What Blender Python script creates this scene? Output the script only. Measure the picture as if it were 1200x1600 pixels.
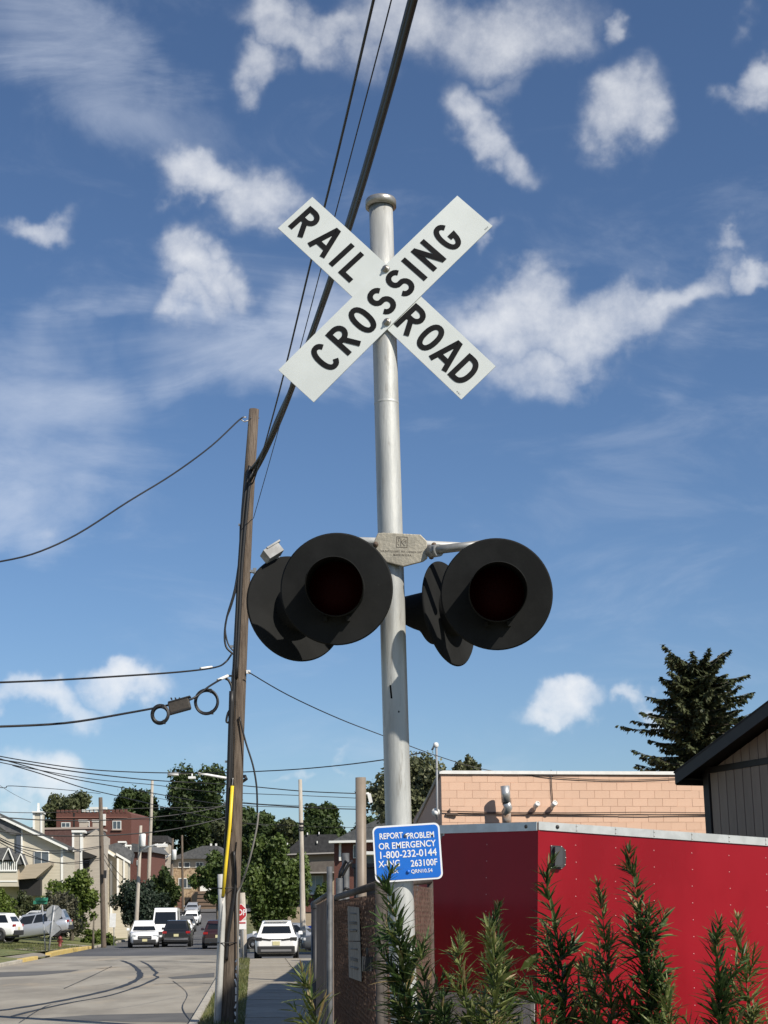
import bpy, bmesh, math, random
from mathutils import Vector, Matrix, Euler
R = math.radians
random.seed(7)
SC = bpy.context.scene
COL = SC.collection
for o in list(bpy.data.objects): bpy.data.objects.remove(o)

# ------------------------------------------------------------------ camera
F, CX, CY = 2400.0, 600.0, 800.0            # focal length and centre in photograph pixels
PITCH = math.atan(630 / 2400); ROLL = 0.010
CAMZ = 1.85
_f = Vector((0, math.cos(PITCH), math.sin(PITCH)))
_r0 = Vector((1, 0, 0)); _u0 = _r0.cross(_f)
_r = _r0 * math.cos(ROLL) - _u0 * math.sin(ROLL)
_u = _u0 * math.cos(ROLL) + _r0 * math.sin(ROLL)
CAMP = Vector((0, 0, CAMZ))
cd = bpy.data.cameras.new('camera'); cam = bpy.data.objects.new('camera', cd); COL.objects.link(cam)
cd.sensor_fit = 'VERTICAL'; cd.sensor_height = 24.0; cd.lens = 36.0; cd.clip_end = 5000; cd.clip_start = 0.1
cam.matrix_world = Matrix.Translation(CAMP) @ Matrix((_r, _u, -_f)).transposed().to_4x4()
SC.camera = cam
SC.render.resolution_x = 768; SC.render.resolution_y = 1024

def ray(px, py): return _f * F + _r * (px - CX) + _u * (CY - py)
def P(px, py, Y):
    d = ray(px, py); return CAMP + d * (Y / d.y)
def G(px, py, z=0.0):
    d = ray(px, py); return CAMP + d * ((z - CAMZ) / d.z)
def PXM(Y): return Y / F                    # about one photograph pixel in metres at distance Y

# ------------------------------------------------------------------ light
SUN_AZ, SUN_EL = 48.0, 41.0                 # degrees: right of straight behind the camera, elevation
SDIR = Vector((math.sin(R(SUN_AZ)) * math.cos(R(SUN_EL)), -math.cos(R(SUN_AZ)) * math.cos(R(SUN_EL)), math.sin(R(SUN_EL))))
sl = bpy.data.lights.new('sun', 'SUN'); sl.energy = 5.0; sl.angle = R(0.53); sl.color = (1.0, 0.93, 0.82)
so = bpy.data.objects.new('sun', sl); COL.objects.link(so); so.location = (20, -15, 40)
so.rotation_euler = SDIR.to_track_quat('Z', 'Y').to_euler()

SC.view_settings.view_transform = 'Standard'; SC.view_settings.look = 'None'
SC.view_settings.exposure = 0.25; SC.view_settings.gamma = 1.0; SC.view_settings.use_curve_mapping = False

W = bpy.data.worlds.new('World'); SC.world = W; W.use_nodes = True
class NT:                                    # small node-tree helper
    def __init__(s, nt): s.nt = nt; s.x = 0
    def n(s, t, **kw):
        n = s.nt.nodes.new(t); s.x += 40; n.location = (s.x, 0)
        for k, v in kw.items():
            if k.startswith('i_'):
                n.inputs[k[2:].replace('_', ' ')].default_value = v
            else: setattr(n, k, v)
        return n
    def l(s, a, b): s.nt.links.new(a, b)
    def math(s, op, a, b=None, c=None, clamp=False):
        n = s.n('ShaderNodeMath', operation=op, use_clamp=clamp)
        for i, v in enumerate((a, b, c)):
            if v is None: continue
            if isinstance(v, (int, float)): n.inputs[i].default_value = v
            else: s.l(v, n.inputs[i])
        return n.outputs[0]
    def smooth(s, v, lo, hi, a=0.0, b=1.0, mode='SMOOTHSTEP'):
        n = s.n('ShaderNodeMapRange', interpolation_type=mode)
        s.l(v, n.inputs['Value']); n.inputs['From Min'].default_value = lo; n.inputs['From Max'].default_value = hi
        n.inputs['To Min'].default_value = a; n.inputs['To Max'].default_value = b
        return n.outputs[0]
    def mix(s, fac, a, b, blend='MIX'):
        n = s.n('ShaderNodeMix', data_type='RGBA', blend_type=blend)
        for sock, v in ((n.inputs[0], fac), (n.inputs[6], a), (n.inputs[7], b)):
            if isinstance(v, (int, float)): sock.default_value = v
            elif isinstance(v, tuple): sock.default_value = v if len(v) == 4 else (*v, 1)
            else: s.l(v, sock)
        return n.outputs[2]

def azel(px, py):
    d = ray(px, py).normalized(); return math.atan2(d.x, d.y), math.asin(d.z)

def build_sky():
    t = NT(W.node_tree); t.nt.nodes.clear()
    out = t.n('ShaderNodeOutputWorld'); bg = t.n('ShaderNodeBackground'); bg.inputs['Strength'].default_value = 0.076
    t.l(bg.outputs[0], out.inputs['Surface'])
    sky = t.n('ShaderNodeTexSky', sky_type='NISHITA'); sky.sun_disc = False
    sky.sun_elevation = R(SUN_EL); sky.sun_rotation = math.atan2(SDIR.x, SDIR.y)
    sky.altitude = 50; sky.air_density = 1.0; sky.dust_density = 0.3; sky.ozone_density = 4.0
    tc = t.n('ShaderNodeTexCoord')
    sep = t.n('ShaderNodeSeparateXYZ'); t.l(tc.outputs['Generated'], sep.inputs[0])
    az = t.math('ARCTAN2', sep.outputs[0], sep.outputs[1]); el = t.math('ARCSINE', sep.outputs[2])
    per = 0.56                               # the cloud field goes on round the horizon
    azw = t.math('WRAP', az, per / 2, -per / 2)
    cmb = t.n('ShaderNodeCombineXYZ'); t.l(azw, cmb.inputs[0]); t.l(el, cmb.inputs[1])
    # distort the coordinates a little so that no outline stays elliptical
    n0 = t.n('ShaderNodeTexNoise', noise_dimensions='3D'); n0.inputs['Scale'].default_value = 22; n0.inputs['Detail'].default_value = 5
    t.l(tc.outputs['Generated'], n0.inputs['Vector'])
    vs = t.n('ShaderNodeVectorMath', operation='SUBTRACT'); t.l(n0.outputs['Color'], vs.inputs[0]); vs.inputs[1].default_value = (.5, .5, .5)
    vm = t.n('ShaderNodeVectorMath', operation='SCALE'); t.l(vs.outputs[0], vm.inputs[0]); vm.inputs['Scale'].default_value = 0.085
    va = t.n('ShaderNodeVectorMath', operation='ADD'); t.l(cmb.outputs[0], va.inputs[0]); t.l(vm.outputs[0], va.inputs[1])
    V = va.outputs[0]
    def blobs(lst):
        acc = None
        for (x, y, rx, ry, ang, st) in lst:
            a, e = azel(x, y)
            m = t.n('ShaderNodeMapping', vector_type='TEXTURE'); t.l(V, m.inputs['Vector'])
            m.inputs['Location'].default_value = (a, e, 0); m.inputs['Rotation'].default_value = (0, 0, R(ang))
            m.inputs['Scale'].default_value = (rx / F / math.cos(e), ry / F, 1)
            ln = t.n('ShaderNodeVectorMath', operation='LENGTH'); 
            ml = t.n('ShaderNodeVectorMath', operation='MULTIPLY'); t.l(m.outputs[0], ml.inputs[0]); ml.inputs[1].default_value = (1, 1, 0)
            t.l(ml.outputs[0], ln.inputs[0])
            f = t.smooth(ln.outputs['Value'], 1.4, 0.0, 0.0, st)
            acc = f if acc is None else t.math('MAXIMUM', acc, f)
        return acc
    CUM = CLOUDS_CUM; CIR = CLOUDS_CIR
    cum = blobs(CUM); cir = blobs(CIR)
    n1 = t.n('ShaderNodeTexNoise', noise_dimensions='3D'); n1.inputs['Scale'].default_value = 26; n1.inputs['Detail'].default_value = 10; n1.inputs['Roughness'].default_value = 0.64
    t.l(tc.outputs['Generated'], n1.inputs['Vector'])
    mp = t.n('ShaderNodeMapping'); t.l(tc.outputs['Generated'], mp.inputs['Vector']); mp.inputs['Rotation'].default_value = (0, R(-28), 0); mp.inputs['Scale'].default_value = (0.55, 1, 1.6)
    n2 = t.n('ShaderNodeTexNoise', noise_dimensions='3D'); n2.inputs['Scale'].default_value = 11; n2.inputs['Detail'].default_value = 10; n2.inputs['Roughness'].default_value = 0.62; n2.inputs['Distortion'].default_value = 0.6
    t.l(mp.outputs[0], n2.inputs['Vector'])
    dens = t.math('ADD', cum, t.math('MULTIPLY', t.math('SUBTRACT', n1.outputs['Fac'], 0.5), 1.8))
    a1 = t.math('MULTIPLY', t.smooth(dens, 0.0, 1.5, mode='LINEAR'), t.smooth(cum, 0.0, 0.7))
    d2 = t.math('ADD', t.math('MULTIPLY', cir, 0.9), t.math('MULTIPLY', t.math('SUBTRACT', n2.outputs['Fac'], 0.5), 1.7))
    a2 = t.math('MULTIPLY', t.smooth(d2, 0.12, 1.15), t.smooth(cir, 0.0, 0.5))
    gen = t.math('MULTIPLY', t.smooth(n2.outputs['Fac'], 0.50, 0.80), 0.16)      # a thin veil everywhere
    a2 = t.math('ADD', t.math('MULTIPLY', a2, 0.42), gen)
    tint = t.mix(1.0, sky.outputs[0], (0.93, 1.02, 1.13), 'MULTIPLY')
    c = t.mix(a2, tint, (8.2, 8.9, 10.2))
    c = t.mix(t.math('MULTIPLY', a1, 0.92), c, (10.4, 10.5, 10.7))
    t.l(c, bg.inputs['Color'])
# x, y, radius x, radius y, tilt, strength (photograph pixels; turned into directions of the sky)
CLOUDS_CUM = [(440,60,90,45,-10,.8),(410,110,50,50,0,.8),(520,50,110,45,0,.7),(640,55,180,75,0,.75),(780,50,150,85,10,.85),(850,50,80,75,0,.7),
 (745,205,60,45,-30,.85),(800,240,65,40,-30,.7),(780,150,60,30,30,.45),(975,180,70,75,20,1.0),(1010,190,50,50,0,.8),(1190,115,50,50,0,1.0),(1150,25,20,20,0,.3),
 (330,280,95,45,5,1.0),(400,310,70,75,30,.95),(300,420,62,70,10,1.0),(280,475,60,35,10,.8),(345,430,45,40,0,.7),(70,350,75,32,5,.85),(30,360,40,20,0,.5),
 (810,500,150,70,0,1.0),(930,510,150,62,10,.95),(840,575,110,60,-15,.85),(1060,455,130,45,12,.9),(1190,430,50,28,10,.85),(1150,385,35,20,-30,.6),(780,365,50,20,35,.7),(945,30,25,30,0,.6),
 (890,1112,85,30,0,1.1),(1000,1115,40,24,0,.9),(70,1100,110,32,0,1.1),(215,1085,85,34,0,1.1),(80,815,30,25,0,.4),(60,1225,110,45,0,1.0),(455,1212,45,12,10,.6),(550,1175,22,9,0,.4)]
CLOUDS_CIR = [(170,130,360,120,-28,.85),(60,80,150,90,-20,.5),(260,210,200,70,-35,.6),(400,540,280,110,8,.95),(60,620,230,170,-15,1.0),(80,720,260,140,10,1.0),(30,790,160,110,0,.9),(700,130,200,60,-40,.5),
 (760,600,200,60,-15,.5),(1100,520,200,80,20,.4),(1100,690,240,70,10,.14),(620,480,200,80,0,.4),(150,460,180,60,10,.4),(560,1190,200,50,0,.3),(300,900,300,60,5,.2)]
build_sky(); W.cycles.sampling_method = "MANUAL"; W.cycles.sample_map_resolution = 256

# ------------------------------------------------------------------ helpers
def tag(o, label=None, cat=None, group=None, kind=None):
    if label: o['label'] = label
    if cat: o['category'] = cat
    if group: o['group'] = group
    if kind: o['kind'] = kind
    return o
def empty(name, loc=(0, 0, 0), rz=0.0):
    o = bpy.data.objects.new(name, None); COL.objects.link(o); o.location = loc; o.rotation_euler = (0, 0, rz)
    o.empty_display_size = 0.2
    return o
def thing(name, label, cat, loc=(0, 0, 0), rz=0.0, group=None):
    return tag(empty(name, loc, rz), label, cat, group)
def basis(fwd, up=(0, 0, 1)):
    """matrix whose local +Y is fwd and local Z is near up"""
    y = Vector(fwd).normalized(); z = Vector(up); x = y.cross(z).normalized(); z = x.cross(y)
    return Matrix((x, y, z)).transposed().to_4x4()

class MB:
    """collects shapes into ONE mesh"""
    def __init__(s): s.v = []; s.f = []; s.m = []; s.sm = []; s.cur = 0; s.smooth = False; s.M = Matrix.Identity(4)
    def add(s, vs, fs):
        b = len(s.v); M = s.M
        s.v += [tuple(M @ Vector(q)) for q in vs]
        for f in fs: s.f.append([b + i for i in f]); s.m.append(s.cur); s.sm.append(s.smooth)
        return s
    def box(s, c, d, M=None, taper=(1, 1)):
        x, y, z = d[0] / 2, d[1] / 2, d[2] / 2; tx, ty = taper
        vs = [(-x, -y, -z), (x, -y, -z), (x, y, -z), (-x, y, -z), (-x * tx, -y * ty, z), (x * tx, -y * ty, z), (x * tx, y * ty, z), (-x * tx, y * ty, z)]
        T = Matrix.Translation(c) @ (M or Matrix.Identity(4))
        return s.add([T @ Vector(q) for q in vs], [(0, 3, 2, 1), (4, 5, 6, 7), (0, 1, 5, 4), (1, 2, 6, 5), (2, 3, 7, 6), (3, 0, 4, 7)])
    def tube(s, pts, r, n=8, caps=True, close=False):
        pts = [Vector(q) for q in pts]; k = len(pts)
        rs = r if isinstance(r, (list, tuple)) else [r] * k
        prev = None; rings = []
        for i, q in enumerate(pts):
            if close: d = pts[(i + 1) % k] - pts[i - 1]
            else: d = pts[min(i + 1, k - 1)] - pts[max(i - 1, 0)]
            d = d.normalized() if d.length > 1e-9 else Vector((0, 0, 1))
            if prev is None:
                a = Vector((0, 0, 1)) if abs(d.z) < .9 else Vector((1, 0, 0))
                u = d.cross(a).normalized()
            else: u = (prev - d * prev.dot(d)).normalized()
            prev = u; w = d.cross(u)
            rings.append([q + (u * math.cos(2 * math.pi * j / n) + w * math.sin(2 * math.pi * j / n)) * rs[i] for j in range(n)])
        vs = [p for rg in rings for p in rg]; fs = []
        for i in range(k if close else k - 1):
            a, b = i * n, ((i + 1) % k) * n
            fs += [(a + j, a + (j + 1) % n, b + (j + 1) % n, b + j) for j in range(n)]
        sm = s.smooth; s.smooth = True; base = len(s.v); s.add(vs, fs); s.smooth = False
        if caps and not close:
            s.f.append([base + j for j in reversed(range(n))]); s.f.append([base + (k - 1) * n + j for j in range(n)])
            s.m += [s.cur] * 2; s.sm += [False] * 2
        s.smooth = sm
        return s
    def lathe(s, prof, n=24, M=None, sharp=True):
        """prof: list of (radius, along local Z)"""
        T = M or Matrix.Identity(4); vs = []
        for (r, z) in prof: vs += [T @ Vector((r * math.cos(2 * math.pi * j / n), r * math.sin(2 * math.pi * j / n), z)) for j in range(n)]
        fs = []
        for i in range(len(prof) - 1):
            a, b = i * n, (i + 1) * n
            fs += [(a + j, a + (j + 1) % n, b + (j + 1) % n, b + j) for j in range(n)]
        sm = s.smooth; s.smooth = True; s.add(vs, fs); s.smooth = sm
        return s
    def prism(s, poly, d0, d1, M=None):
        """poly in local XZ plane (x, z), extruded along local Y from d0 to d1; counter-clockwise seen from -Y"""
        T = M or Matrix.Identity(4); n = len(poly)
        vs = [T @ Vector((x, d0, z)) for x, z in poly] + [T @ Vector((x, d1, z)) for x, z in poly]
        fs = [tuple(range(n)), tuple(range(2 * n - 1, n - 1, -1))] + [(i, i + n, (i + 1) % n + n, (i + 1) % n) for i in range(n)]
        return s.add(vs, fs)
    def quad(s, a, b, c, d): return s.add([a, b, c, d], [(0, 1, 2, 3)])
    def build(s, name, mats, parent=None, loc=None, bevel=0.0, world=False):
        me = bpy.data.meshes.new(name); me.from_pydata(s.v, [], s.f)
        for m in (mats if isinstance(mats, (list, tuple)) else [mats]): me.materials.append(m)
        me.polygons.foreach_set('material_index', s.m); me.polygons.foreach_set('use_smooth', s.sm)
        me.validate(); me.update()
        if bevel:
            bm = bmesh.new(); bm.from_mesh(me); bmesh.ops.remove_doubles(bm, verts=bm.verts, dist=1e-5)
            bmesh.ops.recalc_face_normals(bm, faces=bm.faces)
            ed = [e for e in bm.edges if len(e.link_faces) == 2 and e.calc_face_angle(0) > .5]
            bmesh.ops.bevel(bm, geom=ed, offset=bevel, segments=2, profile=.6, affect='EDGES', clamp_overlap=True)
            bm.to_mesh(me); bm.free()
        o = bpy.data.objects.new(name, me); COL.objects.link(o)
        if loc is not None: o.location = loc
        if parent is not None:
            o.parent = parent
            if world: o.matrix_parent_inverse = mw(parent).inverted()
        return o
def mw(o):
    m = Matrix.LocRotScale(o.location, o.rotation_euler, o.scale)
    return mw(o.parent) @ o.matrix_parent_inverse @ m if o.parent else m
def copy_tree(o, parent=None):
    c = o.copy(); COL.objects.link(c); c.parent = parent
    if parent is not None: c.matrix_parent_inverse = o.matrix_parent_inverse.copy()
    for ch in o.children: copy_tree(ch, c)
    return c
def piece(name, me, parent, M):
    """one alike piece that shares its mesh"""
    o = bpy.data.objects.new(name, me); COL.objects.link(o); o.parent = parent; o.matrix_local = M
    return o

# ------------------------------------------------------------------ materials
MATS = {}
def mat(name, c, c2=None, scale=8.0, detail=5.0, rough=0.6, metal=0.0, bump=0.0, bscale=None, stretch=(1, 1, 1), lo=.35, hi=.65, coat=0.0, spec=0.5, spots=None, rvar=0.0, trans=0.0, rnd=0.0):
    if name in MATS: return MATS[name]
    m = bpy.data.materials.new(name); m.use_nodes = True; t = NT(m.node_tree)
    b = m.node_tree.nodes['Principled BSDF']
    b.inputs['Roughness'].default_value = rough; b.inputs['Metallic'].default_value = metal
    b.inputs['Specular IOR Level'].default_value = spec
    if coat: b.inputs['Coat Weight'].default_value = coat; b.inputs['Coat Roughness'].default_value = 0.08
    if trans: b.inputs['Transmission Weight'].default_value = trans
    tc = t.n('ShaderNodeTexCoord'); mp = t.n('ShaderNodeMapping'); mp.inputs['Scale'].default_value = stretch
    t.l(tc.outputs['Object'], mp.inputs['Vector'])
    col = None
    if c2 is not None:
        n = t.n('ShaderNodeTexNoise'); n.inputs['Scale'].default_value = scale; n.inputs['Detail'].default_value = detail; n.inputs['Roughness'].default_value = .6
        t.l(mp.outputs[0], n.inputs['Vector'])
        fac = t.smooth(n.outputs['Fac'], lo, hi)
        col = t.mix(fac, c, c2)
        if rvar: t.l(t.smooth(n.outputs['Fac'], .3, .7, rough - rvar, rough + rvar, 'LINEAR'), b.inputs['Roughness'])
    if spots:                                # (colour, scale, threshold low, high)
        n = t.n('ShaderNodeTexNoise'); n.inputs['Scale'].default_value = spots[1]; n.inputs['Detail'].default_value = 6; n.inputs['Roughness'].default_value = .65
        t.l(mp.outputs[0], n.inputs['Vector'])
        col = t.mix(t.smooth(n.outputs['Fac'], spots[2], spots[3]), col if col is not None else c, spots[0])
    if rnd:                                  # each object a little lighter or darker
        oi = t.n('ShaderNodeObjectInfo'); v = t.smooth(oi.outputs['Random'], 0, 1, 1 - rnd, 1 + rnd, 'LINEAR')
        g = t.n('ShaderNodeCombineColor'); [t.l(v, g.inputs[i]) for i in range(3)]
        col = t.mix(1.0, col if col is not None else c, g.outputs[0], 'MULTIPLY')
    if col is None: b.inputs['Base Color'].default_value = (*c, 1)
    else: t.l(col, b.inputs['Base Color'])
    if bump:
        n = t.n('ShaderNodeTexNoise'); n.inputs['Scale'].default_value = bscale or scale * 3; n.inputs['Detail'].default_value = 6
        t.l(mp.outputs[0], n.inputs['Vector'])
        bp = t.n('ShaderNodeBump'); bp.inputs['Strength'].default_value = bump; bp.inputs['Distance'].default_value = .02
        t.l(n.outputs['Fac'], bp.inputs['Height']); t.l(bp.outputs[0], b.inputs['Normal'])
    MATS[name] = m
    return m
def leafmat(name, c, c2, c3, scale=.6, trans=.25, rough=.55):
    """foliage: light and dark clumps, some light through the leaf"""
    if name in MATS: return MATS[name]
    m = bpy.data.materials.new(name); m.use_nodes = True; t = NT(m.node_tree)
    b = m.node_tree.nodes['Principled BSDF']; out = m.node_tree.nodes['Material Output']
    tc = t.n('ShaderNodeTexCoord')
    n = t.n('ShaderNodeTexNoise'); n.inputs['Scale'].default_value = scale; n.inputs['Detail'].default_value = 3; t.l(tc.outputs['Object'], n.inputs['Vector'])
    n2 = t.n('ShaderNodeTexNoise'); n2.inputs['Scale'].default_value = scale * 14; n2.inputs['Detail'].default_value = 1; t.l(tc.outputs['Object'], n2.inputs['Vector'])
    col = t.mix(t.smooth(n.outputs['Fac'], .38, .62), c, c2)
    col = t.mix(t.smooth(n2.outputs['Fac'], .52, .68), col, c3)
    t.l(col, b.inputs['Base Color']); b.inputs['Roughness'].default_value = rough; b.inputs['Specular IOR Level'].default_value = .35
    tr = t.n('ShaderNodeBsdfTranslucent'); t.l(col, tr.inputs['Color'])
    mx = t.n('ShaderNodeMixShader'); mx.inputs[0].default_value = trans
    t.l(b.outputs[0], mx.inputs[1]); t.l(tr.outputs[0], mx.inputs[2]); t.l(mx.outputs[0], out.inputs['Surface'])
    MATS[name] = m
    return m

# ------------------------------------------------------------------ lettering
def text_mb(mb, txt, size, M, align='CENTER', extrude=.0006, bold=0.0, xs=1.0):
    """built-in font as flat shapes; M maps local (x right, z up, facing -y)"""
    c = bpy.data.curves.new('txt', 'FONT'); c.body = txt; c.size = size; c.align_x = align; c.align_y = 'CENTER'; c.extrude = extrude; c.offset = bold; c.resolution_u = 3
    o = bpy.data.objects.new('txt', c); COL.objects.link(o)
    bpy.context.view_layer.update()
    me = bpy.data.meshes.new_from_object(o.evaluated_get(bpy.context.evaluated_depsgraph_get()))
    T = M @ Matrix.Rotation(R(90), 4, 'X') @ Matrix.Scale(xs, 4, (1, 0, 0))
    mb.add([T @ v.co for v in me.vertices], [tuple(p.vertices) for p in me.polygons])
    bpy.data.objects.remove(o); bpy.data.curves.remove(c); bpy.data.meshes.remove(me)

def ribbon(mb, pts, w, M, dy, closed=False):
    """flat stroke in local XZ with mitred joints"""
    n = len(pts); V = [Vector((x, z)) for x, z in pts]; L = []; Rr = []
    for i in range(n):
        a = V[i] - V[i - 1] if (i > 0 or closed) else V[1] - V[0]
        b = V[(i + 1) % n] - V[i] if (i < n - 1 or closed) else a
        if i == 0 and not closed: a = b
        a = a.normalized(); b = b.normalized()
        na = Vector((-a.y, a.x)); nb = Vector((-b.y, b.x)); m = (na + nb)
        m = m.normalized() if m.length > 1e-6 else na
        k = w / 2 / max(.35, m.dot(na))
        L.append(V[i] + m * k); Rr.append(V[i] - m * k)
    for i in range(n if closed else n - 1):
        j = (i + 1) % n
        mb.add([M @ Vector((q.x, -dy, q.y)) for q in (Rr[i], Rr[j], L[j], L[i])], [(0, 1, 2, 3)])
def arc(cx, cz, a, b, t0, t1, n=14, e=2.0):
    r = []
    for i in range(n + 1):
        t = R(t0 + (t1 - t0) * i / n); c, s_ = math.cos(t), math.sin(t)
        r.append((cx + a * math.copysign(abs(c) ** (2 / e), c), cz + b * math.copysign(abs(s_) ** (2 / e), s_)))
    return r
def glyph(ch, t=.165):
    """road-sign capitals, height 1, centred; list of (points, closed)"""
    h = .5 - t / 2; a = .30 - t / 2
    if ch == 'I': return [([(0, -.5), (0, .5)], 0)]
    if ch == 'L': return [([(-.19, .5), (-.19, -h), (.24, -h)], 0)]
    if ch == 'N': return [([(-a, -.5), (-a, .5)], 0), ([(a, -.5), (a, .5)], 0), ([(-a, .46), (a, -.46)], 0)]
    if ch == 'A': return [([(-.30, -.5), (-.03, .47), (.03, .47), (.30, -.5)], 0), ([(-.19, -.21), (.19, -.21)], 0)]
    if ch == 'O': return [(arc(0, 0, a, h, 0, 345, 23, 2.3), 1)]
    if ch == 'C': return [(arc(0, 0, a, h, 38, 322, 22, 2.3), 0)]
    if ch == 'G': return [(arc(0, 0, a, h, 38, 330, 22, 2.3) + [(a, -.07), (.02, -.07)], 0)]
    if ch == 'D': return [([(-a, -.5), (-a, .5)], 0), ([(-a, h)] + arc(-.06, 0, a + .06, h, 90, -90, 16, 2.3) + [(-a, -h)], 0)]
    if ch == 'R': return [([(-a, -.5), (-a, .5)], 0), ([(-a, h), (-.02, h)] + arc(-.02, .21, a + .02, h - .21, 85, -85, 10) + [(-.02, .42 - h), (-a, .42 - h)], 0), ([(-.02, .0), (.25, -.5)], 0)]
    if ch == 'S':
        b = h / 2 + .005
        up = arc(0, h - b, a, b, 20, 250, 12, 2.1); lo = arc(0, -(h - b), a, b, 70, -160, 12, 2.1)
        return [(up + lo, 0)]
    return []

# ------------------------------------------------------------------ the crossing signal
M_GALV = mat('galvanised mast paint', (.36, .365, .35), (.48, .485, .465), scale=3, stretch=(6, 6, .8), rough=.48, metal=.22, bump=.08, bscale=30, spots=((.27, .26, .235), 7, .56, .72), rvar=.08)
M_CAP = mat('cap aluminium', (.27, .26, .24), (.38, .365, .34), scale=14, rough=.4, metal=.6, bump=.1, bscale=40)
M_SHEET = mat('retroreflective white sheeting', (.56, .59, .572), (.61, .64, .622), scale=3, rough=.33, bump=.03, bscale=6, spots=((.50, .51, .48), 5, .66, .8), coat=.15)
M_EDGE = mat('white enamel edge', (.82, .82, .80), rough=.4)
M_INK = mat('black sign lettering', (.009, .009, .010), (.014, .014, .015), rough=.6, spec=.08)
M_BLACK = mat('black satin enamel', (.0165, .017, .017), (.022, .0225, .0225), scale=5, rough=.75, spec=.03, bump=.03, bscale=60, spots=((.034, .034, .033), 18, .68, .74))
M_HOODIN = mat('flat black hood lining', (.004, .004, .004), rough=.9, spec=.1)
M_BOLT = mat('zinc bolt', (.45, .44, .42), (.30, .28, .25), scale=60, rough=.4, metal=.8)
M_RUST = mat('rusty bolt', (.16, .10, .06), (.08, .06, .05), scale=60, rough=.75, metal=.2)
M_CAST = mat('weathered cast plate', (.40, .365, .29), (.30, .275, .22), scale=9, rough=.55, metal=.35, bump=.15, bscale=70, spots=((.22, .19, .15), 14, .6, .72))
M_LENS = mat('dark red lens', (.022, .0005, .0006), rough=.5, spec=.05)
M_BLUE = mat('blue sign sheeting', (.012, .135, .55), (.014, .15, .58), scale=4, rough=.35)
M_WHITE = mat('white sign print', (.80, .80, .80), rough=.4)

MY = 6.8
mt = P(595.0, 318, MY); mb_ = P(622.5, 1280, MY)
ax = (mt - mb_).normalized()
def mast_at(z): return mb_ + ax * ((z - mb_.z) / ax.z)
base = mast_at(0)
sig = thing('crossing_signal', 'railroad crossing signal mast with crossbuck and four black flashing lights', 'crossing signal', base)
m = MB(); m.smooth = True
m.tube([mast_at(0), mast_at(.02)], .16, 24); m.tube([mast_at(.02), mast_at(.05)], .16, 24)
m.build('base_flange', M_GALV, sig, world=True)
m = MB(); zs = [0.05 + (mt.z - .05) * i / 8 for i in range(9)]
m.tube([mast_at(z) for z in zs], .0571, 40)
m.build('mast', M_GALV, sig, world=True)
B = Matrix.Translation(mt) @ ax.to_track_quat('Z', 'Y').to_matrix().to_4x4()
m = MB(); m.lathe([(.060, -.022), (.0745, -.022), (.0745, .012), (.070, .020), (.03, .024), (0, .025)], 40, B)
m.build('mast_cap', M_CAP, sig, world=True)

# crossbuck: two boards bolted to the mast, one over the other
def board(c0, c1, c2, c3, Y, letters, name_label):
    """corners of the board as seen: ends c0-c1 and c2-c3"""
    q = [P(*c, Y) for c in (c0, c1, c2, c3)]
    ctr = sum(q, Vector()) / 4
    d = ((q[2] + q[3]) - (q[0] + q[1])).normalized(); d.y = 0
    ang = math.atan2(d.z, d.x); Lh, Wh = .61, .1145
    T = Matrix.Translation(ctr) @ Matrix.Rotation(-ang, 4, 'Y')
    m = MB(); nx = 28
    def yy(x): return .010 * (x / Lh) ** 2          # the boards bow back a little towards their ends
    vs = []; fs = []
    for i in range(nx + 1):
        x = -Lh + 2 * Lh * i / nx
        for (yo, z) in ((0, -Wh), (0, Wh), (.007, Wh), (.007, -Wh)): vs.append(T @ Vector((x, yy(x) + yo, z)))
    m.smooth = True
    for i in range(nx):
        a = i * 4; b = a + 4
        m_ = [(a, b, b + 1, a + 1), (a + 1, b + 1, b + 2, a + 2), (a + 2, b + 2, b + 3, a + 3), (a + 3, b + 3, b, a)]
        fs += m_
    for k in range(4):                               # each side its own faces, so edges stay crisp
        m.cur = 0 if k == 0 else 1; m.smooth = k in (0, 2); m.add(vs, [fs[i * 4 + k] for i in range(nx)])
    m.smooth = False; m.cur = 1
    m.add(vs[:4], [(0, 1, 2, 3)]); m.add(vs[-4:], [(3, 2, 1, 0)])
    bo = m.build('crossbuck_board', [M_SHEET, M_EDGE], sig, world=True); bo['label'] = name_label
    m = MB(); inv = T.inverted(); H = .149
    for ch, x, y in letters:
        lc = inv @ P(x, y, Y); S = Matrix.Translation((lc.x, 0, 0)) @ Matrix.Scale(H, 4)
        gm = MB()
        for k, (pts, cl) in enumerate(glyph(ch)):
            pts2 = []
            for i in range(len(pts) - (0 if cl else 1)):          # subdivide so strokes follow the bowed board
                a = Vector(pts[i]); b = Vector(pts[(i + 1) % len(pts)]); n = max(1, int((b - a).length / .15))
                pts2 += [tuple(a + (b - a) * j / n) for j in range(n)]
            if not cl: pts2.append(pts[-1])
            ribbon(gm, pts2, .175, S, .012 + .003 * k, cl)
        for v in range(len(gm.v)):
            x_, y_, z_ = gm.v[v]; gm.v[v] = (x_, y_ + yy(x_) , z_)
        lm_ = MB(); lm_.add([T @ Vector(v) for v in gm.v], gm.f); lm_.build('letter', M_INK, bo, world=True)
    # fine maker's mark at the far end
    text_mb(m, 'R15-1', .010, T @ Matrix.Translation((Lh - .03, yy(Lh) - .001, -Wh + .012)))
    m.build('maker_mark', M_INK, bo, world=True)
    return bo, T
YB = MY - .062
bo1, T1 = board((484, 305), (435, 353), (774, 573), (725, 624), YB - .008, [('R', 477, 346.5), ('A', 507, 379), ('I', 534, 398), ('L', 552, 421), ('R', 644, 499), ('O', 672, 528), ('A', 699, 554), ('D', 727, 578)], 'board reading RAIL ROAD, behind the other board')
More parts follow.
